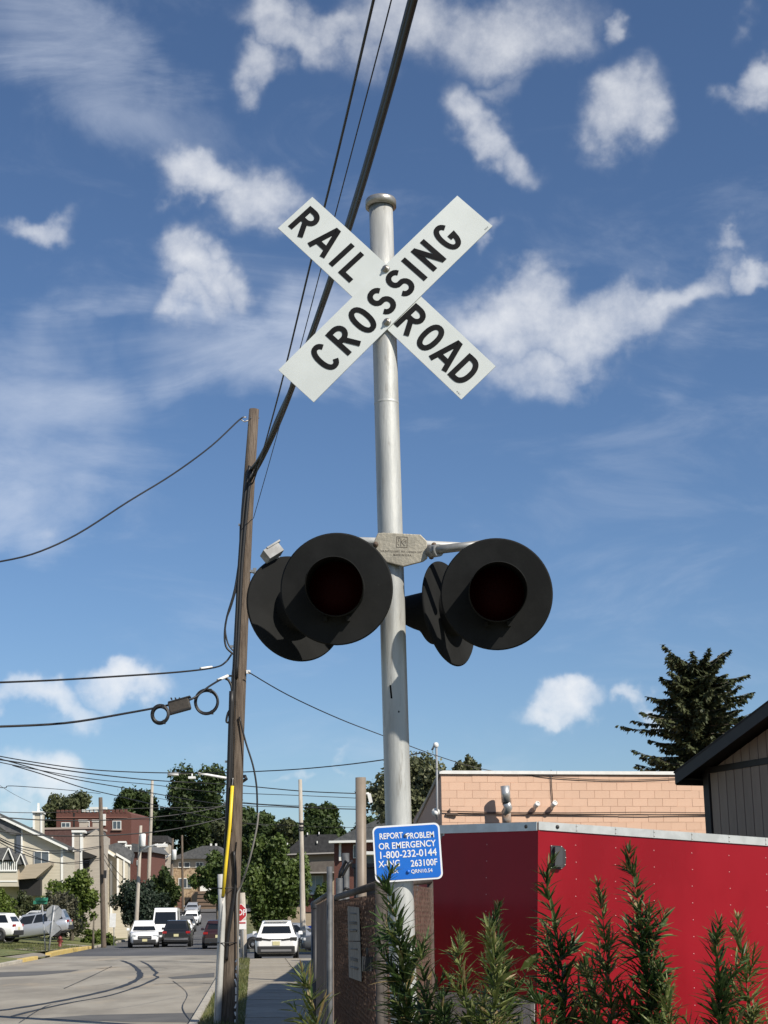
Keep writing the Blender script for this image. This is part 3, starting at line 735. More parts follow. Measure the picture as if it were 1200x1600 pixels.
tree('evergreen_tree', 'lighter green tree behind the dense dark evergreen', 'tree', (226, 1350, 282, 1440), 138, L_DARK, 4500, .2, 26, lobes_n=16)
tree('hedge_shrub', 'clipped green shrub at the foot of the wooden street pole', 'shrub', (118, 1450, 182, 1486), 110, L_BRIGHT, 6000, .085, 27, lobes_n=16, trunk=False)
tree('hedge_shrub', 'bright green shrub below the cream balcony', 'shrub', (-30, 1384, 32, 1452), 112, L_BRIGHT, 8000, .11, 28, lobes_n=16, trunk=False)
tree('hedge_shrub', 'olive shrub between balcony shrub and silver minivan', 'shrub', (16, 1390, 72, 1462), 114, L_OLIVE, 6500, .11, 29, lobes_n=14, trunk=False)
tree('hedge_shrub', 'low yellow green shrub between the white jeep and silver minivan', 'shrub', (2, 1440, 46, 1468), 103, L_BRIGHT, 1800, .12, 30, lobes_n=10, trunk=False)
tree('young_tree', 'small dark shrub beside the pale bare pole and tan fence', 'shrub', (488, 1376, 520, 1450), 44, L_MID, 2600, .06, 31, lobes_n=14, trunk_r=.03)
tree('honey_locust', 'feathery grey green tree rising behind the peach block building', 'tree', (560, 1168, 752, 1330), 78, leafmat('locust leaves', (.085, .10, .045), (.15, .16, .08), (.22, .22, .13), .8), 20000, .115, 32, lobes_n=30, trunk_r=.16, shell=.2)
tree('honey_locust', 'slender feathery treetop sticking up over the peach roof', 'tree', (706, 1170, 764, 1240), 76, MATS['locust leaves'], 3200, .11, 33, lobes_n=12, trunk_r=.05, shell=.1)

# spruce: whorls of drooping branches with upturned tips
def spruce(px, top, bot, Y, halfpx, seed):
    rng = random.Random(seed); a = P(px, top, Y); b = P(px, bot, Y); Rm = halfpx * PXM(Y)
    t = thing('spruce_tree', 'big dark spruce behind the peach building and brown garage', 'tree', (a.x, Y, 0))
    H = a.z; zlow = b.z - 3.5
    mb = MB(); mb.tube([(0, 0, 0), (.05, 0, H * .5), (0, 0, H - .2)], [.28, .17, .02], 9); 
    lf = MB()
    z = zlow; fr_h = H - b.z
    while z < H - .1:
        f = (H - z) / fr_h
        rad = Rm * min(1.05, .30 + .85 * f ** .5) * rng.uniform(.75, 1.15)
        nb = rng.randint(7, 9) if f > .12 else 6
        ph = rng.random() * 6.28
        for k in range(nb):
            an = ph + 2 * math.pi * k / nb + rng.uniform(-.3, .3); L = rad * rng.uniform(.62, 1.12); d = Vector((math.cos(an), math.sin(an), 0)); sd = Vector((-d.y, d.x, 0))
            pts = []
            up0 = .55 if f < .15 else .12
            for i in range(8):
                s = i / 7; pts.append(d * (L * s) + Vector((0, 0, z + L * (up0 * s - .42 * s * s + .36 * s ** 3.2))))
            mb.tube(pts, [.028 * (1 - .8 * i / 7) + .004 for i in range(8)], 4)
            for i in range(1, 8):
                for q in range(26):
                    s = rng.uniform(-.5, .5); c = pts[i] + (pts[i] - pts[i - 1]) * s
                    side = rng.uniform(-1, 1); wd = .42 * (1.1 - i / 8) + .12
                    dirv = (d * rng.uniform(.2, .9) + sd * side * 1.1 + Vector((0, 0, rng.uniform(-.9, .15)))).normalized()
                    ln = wd * rng.uniform(.5, 1.1); n2 = dirv.cross(Vector((rng.gauss(0, .5), rng.gauss(0, .5), 1))).normalized() * rng.uniform(.04, .075)
                    e = c + dirv * ln + Vector((0, 0, -.10 * ln)); bb = len(lf.v)
                    lf.v += [tuple(c - n2 * .6), tuple((c + e) / 2 - n2), tuple(e), tuple((c + e) / 2 + n2)]
                    lf.f.append([bb, bb + 1, bb + 2, bb + 3]); lf.m.append(0); lf.sm.append(False)
        z += .30 if f > .3 else .22
    mb.build('trunk', M_BARK, t)
    o = lf.build('needles', leafmat('spruce needles', (.038, .052, .022), (.070, .082, .034), (.10, .105, .05), .9, trans=.08), t); o['kind'] = 'stuff'
spruce(1086, 1036, 1200, 62, 98, 5)

# ------------------------------------------------------------------ red cargo trailer
M_RED = mat('red trailer skin', (.215, .004, .010), (.27, .006, .014), scale=.9, stretch=(1, 1, .5), rough=.30, rvar=.06, bump=.30, bscale=1.8, spec=.20, coat=.04)
M_ALU = mat('aluminium trim', (.62, .62, .60), (.52, .52, .50), scale=7, rough=.38, metal=.55)
M_DIAM = mat('aluminium tread plate', (.46, .46, .46), (.38, .38, .38), scale=30, rough=.38, metal=.6, bump=.6, bscale=55)
M_VENT = mat('black plastic vent', (.022, .023, .025), (.03, .03, .033), scale=20, rough=.45)
C0 = P(841, 1285, 14.5)                      # top of the front corner
ds = Vector((.946, .323, 0)); dv = Vector((-.69, .724, 0)).normalized()
tilt = .055                                  # nose up on its jack
TR = thing('cargo_trailer', 'glossy red enclosed cargo trailer with white top rail behind weeds', 'trailer', (C0.x, C0.y, 0))
dn = Vector((ds.y, -ds.x, 0))                # outward of the lit side
upt = (Vector((0, 0, 1)) + ds * .045).normalized()
dst = (ds - Vector((0, 0, 1)) * tilt).normalized()
Lt_ = 4.9; Hh = 2.02
def sp(s, h, o=0.0): return C0 + dst * s - upt * h + dn * o
vnose = 1.45; wid = 2.6
tip = C0 + dv * vnose + Vector((0, 0, .025)); nv = Vector((dv.y, -dv.x, 0)); nv = -nv if nv.y > 0 else nv
def fp(s, h, o=0.0): return C0 + dv * s + Vector((0, 0, .022 * s)) - upt * h + nv * o
# far side of the vee and back, so that the body is closed
w_in = -dn
far = C0 + w_in * wid
def back(p, h): return p - upt * h
m = MB()
c = [C0, sp(Lt_, 0), sp(Lt_, 0) + w_in * wid, far, fp(vnose, 0)]
bot = [v - upt * Hh for v in c]
m.add(c + bot, [(0, 1, 2, 3, 4), (5, 9, 8, 7, 6)] + [(i, i + 5, (i + 1) % 5 + 5, (i + 1) % 5) for i in range(5)])
m.build('body', M_RED, TR, world=True)
# skin sheets with overlapping seams on the vee
m = MB(); m.smooth = False
m.add([fp(.66, .075, .002), fp(.005, .075, .002), fp(.005, 1.56, .002), fp(.66, 1.56, .002)], [(0, 1, 2, 3)])
m.build('front_skin', M_RED, TR, world=True)
m = MB(); m.smooth = True                     # rounded nose post
ctr_ = fp(vnose - .02, 0) + Vector((.0, .09, 0)); prof = []
for h in (0.0, 1.95):
    for k in range(9):
        a = R(-50 - 20 * k); prof.append(ctr_ + Vector((.10 * math.cos(a), .10 * math.sin(a), 0)) - upt * h)
m.add(prof, [(k, k + 1, k + 10, k + 9) for k in range(8)])
m.build('nose_post', mat('nose cap paint', (.30, .035, .03), (.26, .02, .02), scale=3, rough=.3, coat=.3), TR, world=True)
# top rail, in lengths
m = MB()
def bar(m, f, s0, s1, h0, h1, o0, o1):
    vs = [f(s, h, o) for s in (s0, s1) for (h, o) in ((h0, o0), (h0, o1), (h1, o1), (h1, o0))]
    m.add(vs, [(0, 1, 2, 3), (7, 6, 5, 4), (0, 4, 5, 1), (1, 5, 6, 2), (2, 6, 7, 3), (3, 7, 4, 0)])
bar(m, sp, .0, Lt_, -.008, .068, .001, .012); m.build('top_rail', M_ALU, TR, world=True)
m = MB(); bar(m, fp, .006, vnose + .0, -.006, .075, .003, .012); m.build('front_rail', M_ALU, TR, world=True)
m = MB(); bar(m, sp, -.004, .018, .07, 1.98, .0015, .006); m.build('corner_trim', M_RED, TR, world=True)
m = MB(); bar(m, fp, .02, vnose + .05, 1.555, Hh + .02, .004, .012)
m.build('stone_guard', M_DIAM, TR, world=True)
m = MB(); bar(m, fp, .016, .06, 1.60, Hh + .02, .013, .020); m.build('guard_strip', M_ALU, TR, world=True)
# rivets: one shared dome
def dome(r, h, n=8):
    mb = MB(); mb.lathe([(r, 0), (r * .8, h * .6), (0, h)], n)
    me = bpy.data.meshes.new('rivet'); me.from_pydata(mb.v, [], mb.f); me.polygons.foreach_set('use_smooth', [True] * len(mb.f)); return me
RV = dome(.0062, .004); RV.materials.append(mat('rivet head', (.62, .30, .30), (.45, .2, .2), scale=50, rough=.35, metal=.3))
RA = dome(.008, .005); RA.materials.append(M_BOLT)
def face_m(p, n): return Matrix.Translation(p) @ n.to_track_quat('Z', 'Y').to_matrix().to_4x4()
inv = mw(TR).inverted()
for k in range(1, 11):
    for j in range(0, 13):
        s = .405 * k - .02 + rng.uniform(-.004, .004); h = .185 + .154 * j
        piece('rivet', RV, TR, inv @ face_m(sp(s, h, .0005), dn))
for k in range(1, 11):
    for h in (.012, .052): piece('rivet', RA, TR, inv @ face_m(sp(.405 * k - .02, h, .012), dn))
for j in range(0, 10): piece('rivet', RV, TR, inv @ face_m(fp(.64, .19 + .154 * j, .003), nv))
piece('rivet', dome(.02, .012), TR, inv @ face_m(fp(.14, .035, .012), nv)).data.materials.append(M_VENT)
piece('rivet', dome(.02, .012), TR, inv @ face_m(sp(.19, .03, .012), dn)).data.materials.append(M_VENT)
# rub strips between rail lengths
for k in range(0, 11):
    m = MB(); bar(m, sp, .405 * k - .024, .405 * k - .020, -.008, .07, .012, .0145); m.build('rail_joint', M_ALU, TR, world=True)
# side vent: flange, hood, screws
vc = sp(.20, .305, 0)
m = MB()
def vpt(x, z, o): return vc + dst * x + upt * z + dn * o
poly = [(-.075, -.105), (.035, -.105), (.075, -.07), (.08, .0), (.075, .07), (.035, .105), (-.075, .105)]
vs = [vpt(x, z, .002) for x, z in poly] + [vpt(x, z, .008) for x, z in poly]; n = len(poly)
m.add(vs, [tuple(range(2 * n - 1, n - 1, -1))[::-1], ] + [(i, (i + 1) % n, (i + 1) % n + n, i + n) for i in range(n)])
vt = m.build('side_vent', M_VENT, TR, world=True)
poly2 = [(-.05, -.09), (.025, -.09), (.055, -.06), (.06, .0), (.055, .06), (.025, .09), (-.05, .09)]
m = MB(); vs = [vpt(x, z, .008) for x, z in poly2] + [vpt(x, z, .05 if x < .03 else .03) for x, z in poly2]; n = len(poly2)
m.add(vs, [tuple(range(n, 2 * n))] + [(i, (i + 1) % n, (i + 1) % n + n, i + n) for i in range(n)])
m.build('vent_hood', mat('grey vent hood', (.045, .047, .052), rough=.5), vt, world=True)
inv2 = mw(vt).inverted()
for (x, z) in poly: piece('screw', RA, vt, inv2 @ face_m(vpt(x * .93, z * .93, .008), dn))
# badge plate high on the vee, mostly behind the blue sign
q = [P(*c_, 14.9) for c_ in ((675, 1299), (696, 1297), (691, 1314), (672, 1314))]
def onf(x, y):                               # where that pixel meets the vee face
    d = ray(x, y); t = (fp(0, 0, .004) - CAMP).dot(nv) / d.dot(nv); return CAMP + d * t
m = MB(); c4_ = [onf(*c_) for c_ in ((672, 1297.5), (696.5, 1296.5), (691.5, 1314), (672, 1315))]
m.add(c4_, [(3, 2, 1, 0)]); bd = m.build('badge', mat('badge grey', (.45, .45, .46), rough=.4, metal=.3), TR, world=True)
m = MB(); cc = [onf(*c_) + nv * .002 for c_ in ((674, 1299.5), (693.5, 1299), (689.5, 1312), (674, 1312.8))]; m.add(cc, [(3, 2, 1, 0)]); m.build('badge_field', mat('badge dark', (.16, .16, .17), rough=.4), bd, world=True)
m = MB(); 
for a_, b_ in (((681, 1303), (686, 1302.5)), ((686, 1302.5), (682, 1306.5)), ((682, 1306.5), (686, 1309.5)), ((686, 1309.5), (679, 1310))):
    p1, p2 = onf(*a_) + nv * .004, onf(*b_) + nv * .004; m.tube([p1, p2], .005, 5)
m.build('badge_mark', mat('badge grey', (.45, .45, .46)), bd, world=True)
# wheels, tongue and jack keep it standing
M_TYRE = mat('tyre rubber', (.018, .018, .018), (.03, .03, .03), scale=20, rough=.85)
for (s, o) in ((2.5, -.02), (3.4, -.02), (2.5, -wid + .22), (3.4, -wid + .22)):
    p = sp(s, 0, o); p.z = .36; m = MB(); T = Matrix.Translation(p) @ dn.to_track_quat('Z', 'Y').to_matrix().to_4x4()
    m.lathe([(.20, -.2), (.35, -.2), (.36, -.1), (.35, 0), (.2, 0), (0, -.02)], 24, T); m.build('wheel', M_TYRE, TR, world=True)
tp = tip - upt * Hh; tg = tip - ds * 1.1; tg.z = .55
m = MB(); m.tube([C0 - upt * (Hh + .04) + ds * .1, tg], .04, 6); m.tube([far - upt * (Hh + .04), tg], .04, 6); m.build('tongue', M_VENT, TR, world=True)
m = MB(); m.tube([(tg.x, tg.y, 0), (tg.x, tg.y, .95)], .03, 8); m.box((tg.x, tg.y, .02), (.16, .16, .03)); m.build('jack', M_BOLT, TR, world=True)

# ------------------------------------------------------------------ peach block building
M_PEACH = mat('peach painted block', (.655, .435, .315), (.69, .465, .34), scale=1.3, detail=6, rough=.85, bump=.15, bscale=50, spots=((.52, .32, .22), 3, .62, .74), rnd=.035)
M_PEACHM = mat('peach painted joint', (.63, .415, .30), rough=.9)
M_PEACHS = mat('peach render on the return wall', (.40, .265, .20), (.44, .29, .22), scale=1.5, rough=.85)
M_COPE = mat('white roof coping', (.80, .80, .78), (.72, .72, .70), scale=6, rough=.5)
A = P(689, 1206, 40.0); pd = Vector((.988, .152, 0)).normalized(); pn = Vector((pd.y, -pd.x, 0))
PB = thing('block_building', 'flat roofed peach concrete block building with white coping', 'building', (A.x, A.y, 0))
Htop = A.z; Lb = 11.0
def bp(s, z, o=0.0): q = A + pd * s + pn * o; return Vector((q.x, q.y, z))
rt = Vector((-.36, .93, 0)).normalized(); e2 = P(646, 1243, 60.0)
rt = Vector((e2.x - A.x, e2.y - A.y, 0)); Lr = rt.length; rt.normalize()
m = MB()
a0, b0, c0_, d0 = bp(0, 0, -.1), bp(Lb, 0, -.1), bp(Lb, 0, -.1) + rt * Lr, bp(0, 0, -.1) + rt * Lr
hv = Vector((0, 0, Htop - .02)); a0 += pn * .092; b0 += pn * .092; m.add([a0, b0, c0_, d0, a0 + hv, b0 + hv, c0_ + hv, d0 + hv], [(0, 1, 5, 4), (1, 2, 6, 5), (2, 3, 7, 6), (4, 5, 6, 7)])
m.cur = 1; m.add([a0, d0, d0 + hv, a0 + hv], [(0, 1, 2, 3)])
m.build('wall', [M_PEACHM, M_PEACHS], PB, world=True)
# blocks, running bond, the top ten courses that show above the trailer
bh, bl = .2032, .4064; bme = {}
def block_mesh(w):
    w = round(w, 3)
    if w not in bme:
        mb = MB(); g = .001; x0, x1, z0, z1 = g, w - g, g, bh - g; d = .095; c_ = .0025
        mb.add([(x0, 0, z0), (x1, 0, z0), (x1, 0, z1), (x0, 0, z1), (x0 + c_, -d, z0 + c_), (x1 - c_, -d, z0 + c_), (x1 - c_, -d, z1 - c_), (x0 + c_, -d, z1 - c_)], [(4, 5, 6, 7), (0, 1, 5, 4), (1, 2, 6, 5), (2, 3, 7, 6), (3, 0, 4, 7)])
        me = bpy.data.meshes.new('block'); me.from_pydata(mb.v, [], mb.f); me.materials.append(M_PEACH); bme[w] = me
    return bme[w]
invp = mw(PB).inverted(); BM = Matrix((pd, -pn, Vector((0, 0, 1)))).transposed().to_4x4()
for r_ in range(11):
    z = Htop - .06 - bh * (r_ + 1); s = 0.0; first = True
    while s < 7.4:
        w = bl / 2 if (first and r_ % 2) else bl; first = False
        o = rng.uniform(-.003, .004)
        piece('block', block_mesh(w), PB, invp @ Matrix.Translation(bp(s, z, -.0975 + o)) @ BM); s += w
m = MB()
def bbar(m, s0, s1, z0, z1, o0, o1):
    vs = [bp(s, z, o) for s in (s0, s1) for (z, o) in ((z0, o0), (z0, o1), (z1, o1), (z1, o0))]
    m.add(vs, [(0, 1, 2, 3), (7, 6, 5, 4), (0, 4, 5, 1), (1, 5, 6, 2), (2, 6, 7, 3), (3, 7, 4, 0)])
m2 = MB(); bbar(m2, -.05, 3.05, Htop - .055, Htop + .03, -.3, .05); m2.build('coping', M_COPE, PB, world=True)
m2 = MB(); bbar(m2, 3.06, Lb, Htop - .055, Htop + .03, -.3, .05); m2.build('coping', M_COPE, PB, world=True)
m = MB(); q0 = bp(-.03, Htop - .02, 0); q1 = q0 + rt * Lr; q1.z -= .35
m.tube([q0, q1], .05, 8); m.build('gutter', mat('grey gutter', (.34, .33, .32), rough=.5), PB, world=True)
m = MB(); p = q1 + Vector((-.25, .2, -.1)); m.box((p.x, p.y, p.z), (.6, .3, .2), taper=(1.3, 1)); m.build('rain_head', M_PEACH, PB, world=True)
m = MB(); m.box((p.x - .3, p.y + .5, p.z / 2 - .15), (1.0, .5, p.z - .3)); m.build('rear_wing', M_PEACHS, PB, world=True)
# roof vent pipe with elbow, cables, conduit mast with lamp, two cameras
m = MB(); vx = 3.43
vp = lambda x, y, o: (lambda d: CAMP + d * ((bp(0, 0, o) - CAMP).dot(pn) / d.dot(pn)))(ray(x, y))
m.tube([vp(789, 1228, .40), vp(791, 1254, .40)], .118, 16)
m.tube([vp(791, 1254, .40), vp(794, 1262, .36), vp(789, 1272, .30)], .112, 14)
m.build('vent_pipe', mat('galvanised duct', (.52, .53, .53), (.42, .43, .43), scale=6, rough=.38, metal=.6, spots=((.35, .22, .13), 3, .62, .72)), PB, world=True)
m = MB(); m.tube([vp(791, 1271, .30), vp(792, 1290, .25)], .115, 14); m.build('pipe_sleeve', mat('rusty sleeve', (.20, .12, .075), (.32, .28, .25), scale=5, rough=.8), PB, world=True)
M_CAB = mat('cable brown', (.10, .07, .055), rough=.7); M_CABK = mat('black cable sheath', (.012, .012, .013), rough=.5)
for pts in (((686, 1267), (760, 1269), (900, 1270), (1000, 1269), (1110, 1270)), ((715, 1270.5), (800, 1271), (1000, 1273), (1110, 1272))):
    m = MB(); m.tube([vp(x, y, .05) for x, y in pts], .012, 6); m.build('wall_cable', M_CAB, PB, world=True)
m = MB(); m.tube([vp(861, 1203, .03), vp(862, 1230, .03), vp(864, 1256, .03)], .012, 6); m.build('wall_cable', M_CABK, PB, world=True)
m = MB(); m.tube([vp(683, 1280, .12), vp(683, 1262, .12), vp(682, 1168, .12), vp(679, 1164, .12), vp(675, 1172, .12)], .028, 8); m.build('conduit_mast', mat('grey pipe', (.33, .34, .36), rough=.5, metal=.3), PB, world=True)
m = MB(); m.lathe([(0, .07), (.06, .05), (.075, -.02), (.05, -.06)], 12, Matrix.Translation(vp(681, 1164, .12))); m.build('mast_head', M_COPE, PB, world=True)
for (x, y) in ((838, 1258), (865, 1257)):
    T = Matrix.Translation(vp(x, y, .16)) @ Matrix.Rotation(R(-25), 4, 'X') @ Matrix.Rotation(R(20), 4, 'Z')
    m = MB(); Z = T @ Matrix.Rotation(R(90), 4, 'X'); m.lathe([(0, -.09), (.06, -.09), (.065, .10), (.05, .10), (.05, .08), (0, .08)], 14, Z)
    cmr = m.build('security_camera', M_COPE, PB, world=True)
    m = MB(); m.tube([vp(x, y, .16), vp(x - 2, y + 8, .08), vp(x - 2, y + 8, .0)], .02, 8); m.build('bracket', M_COPE, cmr, world=True)
m = MB(); q = vp(681, 1270, .1); m.lathe([(0, .10), (.05, .1), (.06, -.03), (.11, -.06)], 12, Matrix.Translation(q) @ Matrix.Rotation(R(110), 4, 'X')); m.build('flood_lamp', M_COPE, PB, world=True)
m = MB(); q = vp(706, 1272, .05); m.box(q, (.30, .05, .05)); m.box(q + Vector((-.05, 0, .08)), (.03, .04, .12)); m.build('cable_bracket', M_CAB, PB, world=True)

# ------------------------------------------------------------------ brown garage on the right
M_SID = mat('brown vertical siding', (.26, .20, .15), (.30, .235, .18), scale=3, stretch=(1, 1, .25), rough=.85, bump=.25, bscale=40, rnd=.05)
M_FASC = mat('dark brown fascia', (.014, .011, .009), (.02, .016, .013), scale=4, rough=.6)
M_SHIN = mat('black shingles', (.022, .02, .019), (.036, .033, .031), scale=9, rough=.95, bump=.5, bscale=40)
g0 = P(1104, 1240, 22.0); gw = Vector((.352, -.936, 0)).normalized(); gn = Vector((-gw.y * -1, -gw.x, 0)); gn = Vector((gw.y, -gw.x, 0))   # outward: left and towards the street
ez = P(1104, 1208, 22.0).z
GB = thing('garage', 'brown garage with vertical siding and dark overhanging gable roof', 'building', (g0.x, g0.y, 0))
span = 8.0; dep = 2.6; pit = .29
def gp(s, z, o=0.0): q = g0 + gw * s + gn * o; return Vector((q.x, q.y, z))
m = MB(); b_ = [gp(0, 0, -.02), gp(span, 0, -.02), gp(span, 0, -dep), gp(0, 0, -dep)]; t_ = [Vector((v.x, v.y, ez)) for v in b_]
pk0, pk1 = gp(span / 2, ez + pit * span / 2, -.02), gp(span / 2, ez + pit * span / 2, -dep)
m.add(b_ + t_ + [pk0, pk1], [(0, 1, 5, 8, 4), (1, 2, 6, 5), (2, 3, 7, 9, 6), (3, 0, 4, 7)])
m.build('wall', M_FASC, GB, world=True)
s = .12; invg = mw(GB).inverted()
GMt = Matrix((gw, -gn, Vector((0, 0, 1)))).transposed().to_4x4()
bw = .203
k = 0
while s < 4.6:                                # siding boards, below and above the band
    zt = ez + pit * s; 
    for (z0, z1a, z1b) in ((0, ez - .015, ez - .015), (ez + .075, ez + pit * s - .02, ez + pit * (s + bw) - .02)):
        if z1a <= z0 + .01 and z1b <= z0 + .01: continue
        mb = MB(); g = .006; d = .022; za = max(z1a, z0 + .001); zb = max(z1b, z0 + .001)
        mb.add([(g, 0, z0), (bw - g, 0, z0), (bw - g, 0, zb), (g, 0, za), (g + .004, -d, z0), (bw - g - .004, -d, z0), (bw - g - .004, -d, zb), (g + .004, -d, za)], [(4, 5, 6, 7), (0, 1, 5, 4), (1, 2, 6, 5), (2, 3, 7, 6), (3, 0, 4, 7)])
        me = bpy.data.meshes.new('siding_board'); me.from_pydata(mb.v, [], mb.f); me.materials.append(M_SID)
        piece('siding_board', me, GB, invg @ Matrix.Translation(gp(s, 0, -.018)) @ GMt)
    s += bw; k += 1
m = MB(); vs = [gp(a, z, o) for a in (0, 4.7) for (z, o) in ((ez - .012, -.01), (ez - .012, .02), (ez + .07, .02), (ez + .07, -.01))]
m.add(vs, [(0, 1, 2, 3), (7, 6, 5, 4), (0, 4, 5, 1), (1, 5, 6, 2), (2, 6, 7, 3), (3, 7, 4, 0)]); m.build('band_board', M_FASC, GB, world=True)
m = MB(); vs = [gp(a, z, o) for a in (-.03, .115) for (z, o) in ((0, -.01), (0, .03), (ez, .03), (ez, -.01))]
m.add(vs, [(0, 1, 2, 3), (7, 6, 5, 4), (0, 4, 5, 1), (1, 5, 6, 2), (2, 6, 7, 3), (3, 7, 4, 0)]); m.build('corner_board', M_FASC, GB, world=True)
def roofslab(s0, s1, z0, z1, o0, o1, th, mtl, name):
    m = MB(); vs = [gp(s_, z_ + t, o) for (s_, z_) in ((s0, z0), (s1, z1)) for o in (o0, o1) for t in (0, th)]
    m.add(vs, [(0, 1, 3, 2), (4, 6, 7, 5), (0, 2, 6, 4), (1, 5, 7, 3), (0, 4, 5, 1), (2, 3, 7, 6)]); return m.build(name, mtl, GB, world=True)
ov = .28; oh = .30
roofslab(-ov, span / 2, ez - ov * pit + .03, ez + pit * span / 2 + .03, oh, -dep - oh, .07, M_FASC, 'roof_deck')
roofslab(span + ov, span / 2, ez - ov * pit + .03, ez + pit * span / 2 + .03, oh, -dep - oh, .07, M_FASC, 'roof_deck')
roofslab(-ov - .03, span / 2, ez - (ov + .03) * pit + .105, ez + pit * span / 2 + .105, oh + .03, -dep - oh, .02, M_SHIN, 'shingles')
roofslab(span + ov + .03, span / 2, ez - (ov + .03) * pit + .105, ez + pit * span / 2 + .105, oh + .03, -dep - oh, .02, M_SHIN, 'shingles')
roofslab(-ov - .01, span / 2, ez - ov * pit - .06, ez + pit * span / 2 - .06, oh + .025, oh, .19, M_FASC, 'bargeboard')
m = MB(); vs = [gp(a, z, o) for a in (-ov - .03, -ov) for (z, o) in ((ez - ov * pit - .07, oh), (ez - ov * pit - .07, -dep), (ez - ov * pit + .12, -dep), (ez - ov * pit + .12, oh))]
m.add(vs, [(0, 1, 2, 3), (7, 6, 5, 4), (0, 4, 5, 1), (1, 5, 6, 2), (2, 6, 7, 3), (3, 7, 4, 0)]); m.build('eaves_fascia', M_FASC, GB, world=True)
m = MB(); m.add([gp(-ov, ez - ov * pit + .0, oh), gp(.0, ez - ov * pit + .0, oh), gp(.0, ez - ov * pit, -dep), gp(-ov, ez - ov * pit, -dep)], [(0, 1, 2, 3)]); m.build('soffit', M_FASC, GB, world=True)

# ------------------------------------------------------------------ fence with brown privacy slats
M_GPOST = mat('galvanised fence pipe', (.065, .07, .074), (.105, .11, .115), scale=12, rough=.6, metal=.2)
M_GWIRE = mat('fence wire', (.10, .06, .045), (.17, .11, .085), scale=20, rough=.8)
M_SLAT = mat('brown woven slat', (.055, .020, .013), (.092, .036, .022), scale=25, rough=.75, bump=.5, bscale=90, stretch=(1, 1, 3), spots=((.20, .13, .09), 22, .60, .72), rnd=.4)
M_TAN = mat('tan plank', (.17, .125, .098), (.20, .15, .12), scale=4, rough=.8, rnd=.06)
M_FPIPE = mat('gate pipe darkened for shade', (.035, .028, .023), (.065, .054, .045), scale=14, rough=.8)  # colour darkened to stand in for shade on the frame pipes
def link_panel(T, a, b, z0, z1, top_a=None, top_b=None, slat=.034, mesh=True, seed=0):
    """gate or fence bay from a to b (ground points): frame, wire mesh, single slats"""
    r2 = random.Random(seed); a = Vector(a); b = Vector(b); L = (b - a).length; d = (b - a).normalized(); nn = Vector((d.y, -d.x, 0)); nn = nn if nn.dot(-a) > 0 else -nn
    ta, tb = top_a or z1, top_b or z1
    def q(s, z, o=0): v = a + d * s + nn * o; return Vector((v.x, v.y, z))
    def top(s): return ta + (tb - ta) * s / L
    for (p0, p1) in ((q(0, z0), q(0, ta)), (q(L, z0), q(L, tb)), (q(0, ta), q(L, tb)), (q(0, z0), q(L, z0))):
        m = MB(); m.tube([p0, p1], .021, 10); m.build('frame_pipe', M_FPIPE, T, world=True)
    n = int(L / (slat * 1.12)); st = L / n
    for i in range(n):
        mb = MB(); w = slat * r2.uniform(.88, 1.05); s0 = i * st + .006; hh = top(s0) - .035 - r2.uniform(0, .03) - z0; rows = 10
        vs = []; fs = []
        for k in range(rows + 1):
            z = hh * k / rows; o = .012 * (-1) ** (k + i) * .5 + r2.uniform(-.004, .004)
            vs += [q(s0 + r2.uniform(-.002, .002), z0 + z, o), q(s0 + w, z0 + z, o + r2.uniform(-.004, .004))]
            if k: fs.append((2 * k - 2, 2 * k - 1, 2 * k + 1, 2 * k))
        mb.add(vs, fs); mb.build('slat', M_SLAT, T, world=True)
    if mesh:
        m = MB(); pit_ = .056; k = -int((max(ta, tb) - z0) / pit_) - 1
        while k * pit_ < L:
            for sg in (1, -1):
                pts = []
                for i in range(0, 41):
                    z = z0 + (max(ta, tb) - z0) * i / 40; s = k * pit_ + (z - z0) if sg > 0 else k * pit_ + (max(ta, tb) - z)
                    if 0 <= s <= L and z <= top(s): pts.append(q(s, z, .014 * sg * .6 + .012))
                if len(pts) > 1: m.tube([pts[0], pts[-1]], .0016, 4, caps=False)
            k += 1
        o = m.build('wire_mesh', M_GWIRE, T, world=True); o['kind'] = 'stuff'
ga = P(526, 1402, 11.4); gb = P(592, 1382, 7.9)
FG = thing('fence_gate', 'chain link gate filled with brown woven slats beside the mast', 'gate', ((ga.x + gb.x) / 2, (ga.y + gb.y) / 2, 0))
link_panel(FG, (ga.x, ga.y, 0), (gb.x, gb.y, 0), .06, 0, ga.z, gb.z, seed=2)
gd = Vector((gb.x - ga.x, gb.y - ga.y, 0)).normalized(); gnn = Vector((gd.y, -gd.x, 0)); gnn = gnn if gnn.y < 0 else -gnn
def ong(x, y, o=.03):
    d = ray(x, y); g_ = Vector((ga.x, ga.y, 0)) + gnn * o; return CAMP + d * ((g_ - CAMP).dot(gnn) / d.dot(gnn))
M_PAPER = mat('faded notice', (.22, .20, .17), (.15, .135, .115), scale=9, rough=.85, spots=((.16, .14, .12), 14, .56, .66))
for cs_ in (((543, 1416), (561, 1418), (563, 1470), (544, 1470)), ((544, 1471), (563, 1471.5), (565, 1534), (545, 1527))):
    m = MB(); c_ = [ong(*v) for v in cs_]; m.add(c_ + [v - gnn * .004 for v in c_], [(3, 2, 1, 0), (4, 5, 6, 7), (0, 1, 5, 4), (2, 3, 7, 6)]); nt = m.build('notice', M_PAPER, FG, world=True)
    m = MB()
    for f in (.2, .45, .5, .7): 
        p0 = c_[0] + (c_[3] - c_[0]) * f; p1 = c_[1] + (c_[2] - c_[1]) * f
        m.tube([p0 + (p1 - p0) * .2 + gnn * .003, p0 + (p1 - p0) * .8 + gnn * .003], .006 if f > .6 else .003, 4)
    m.build('print', mat('faded print', (.16, .15, .14), rough=.9), nt, world=True)
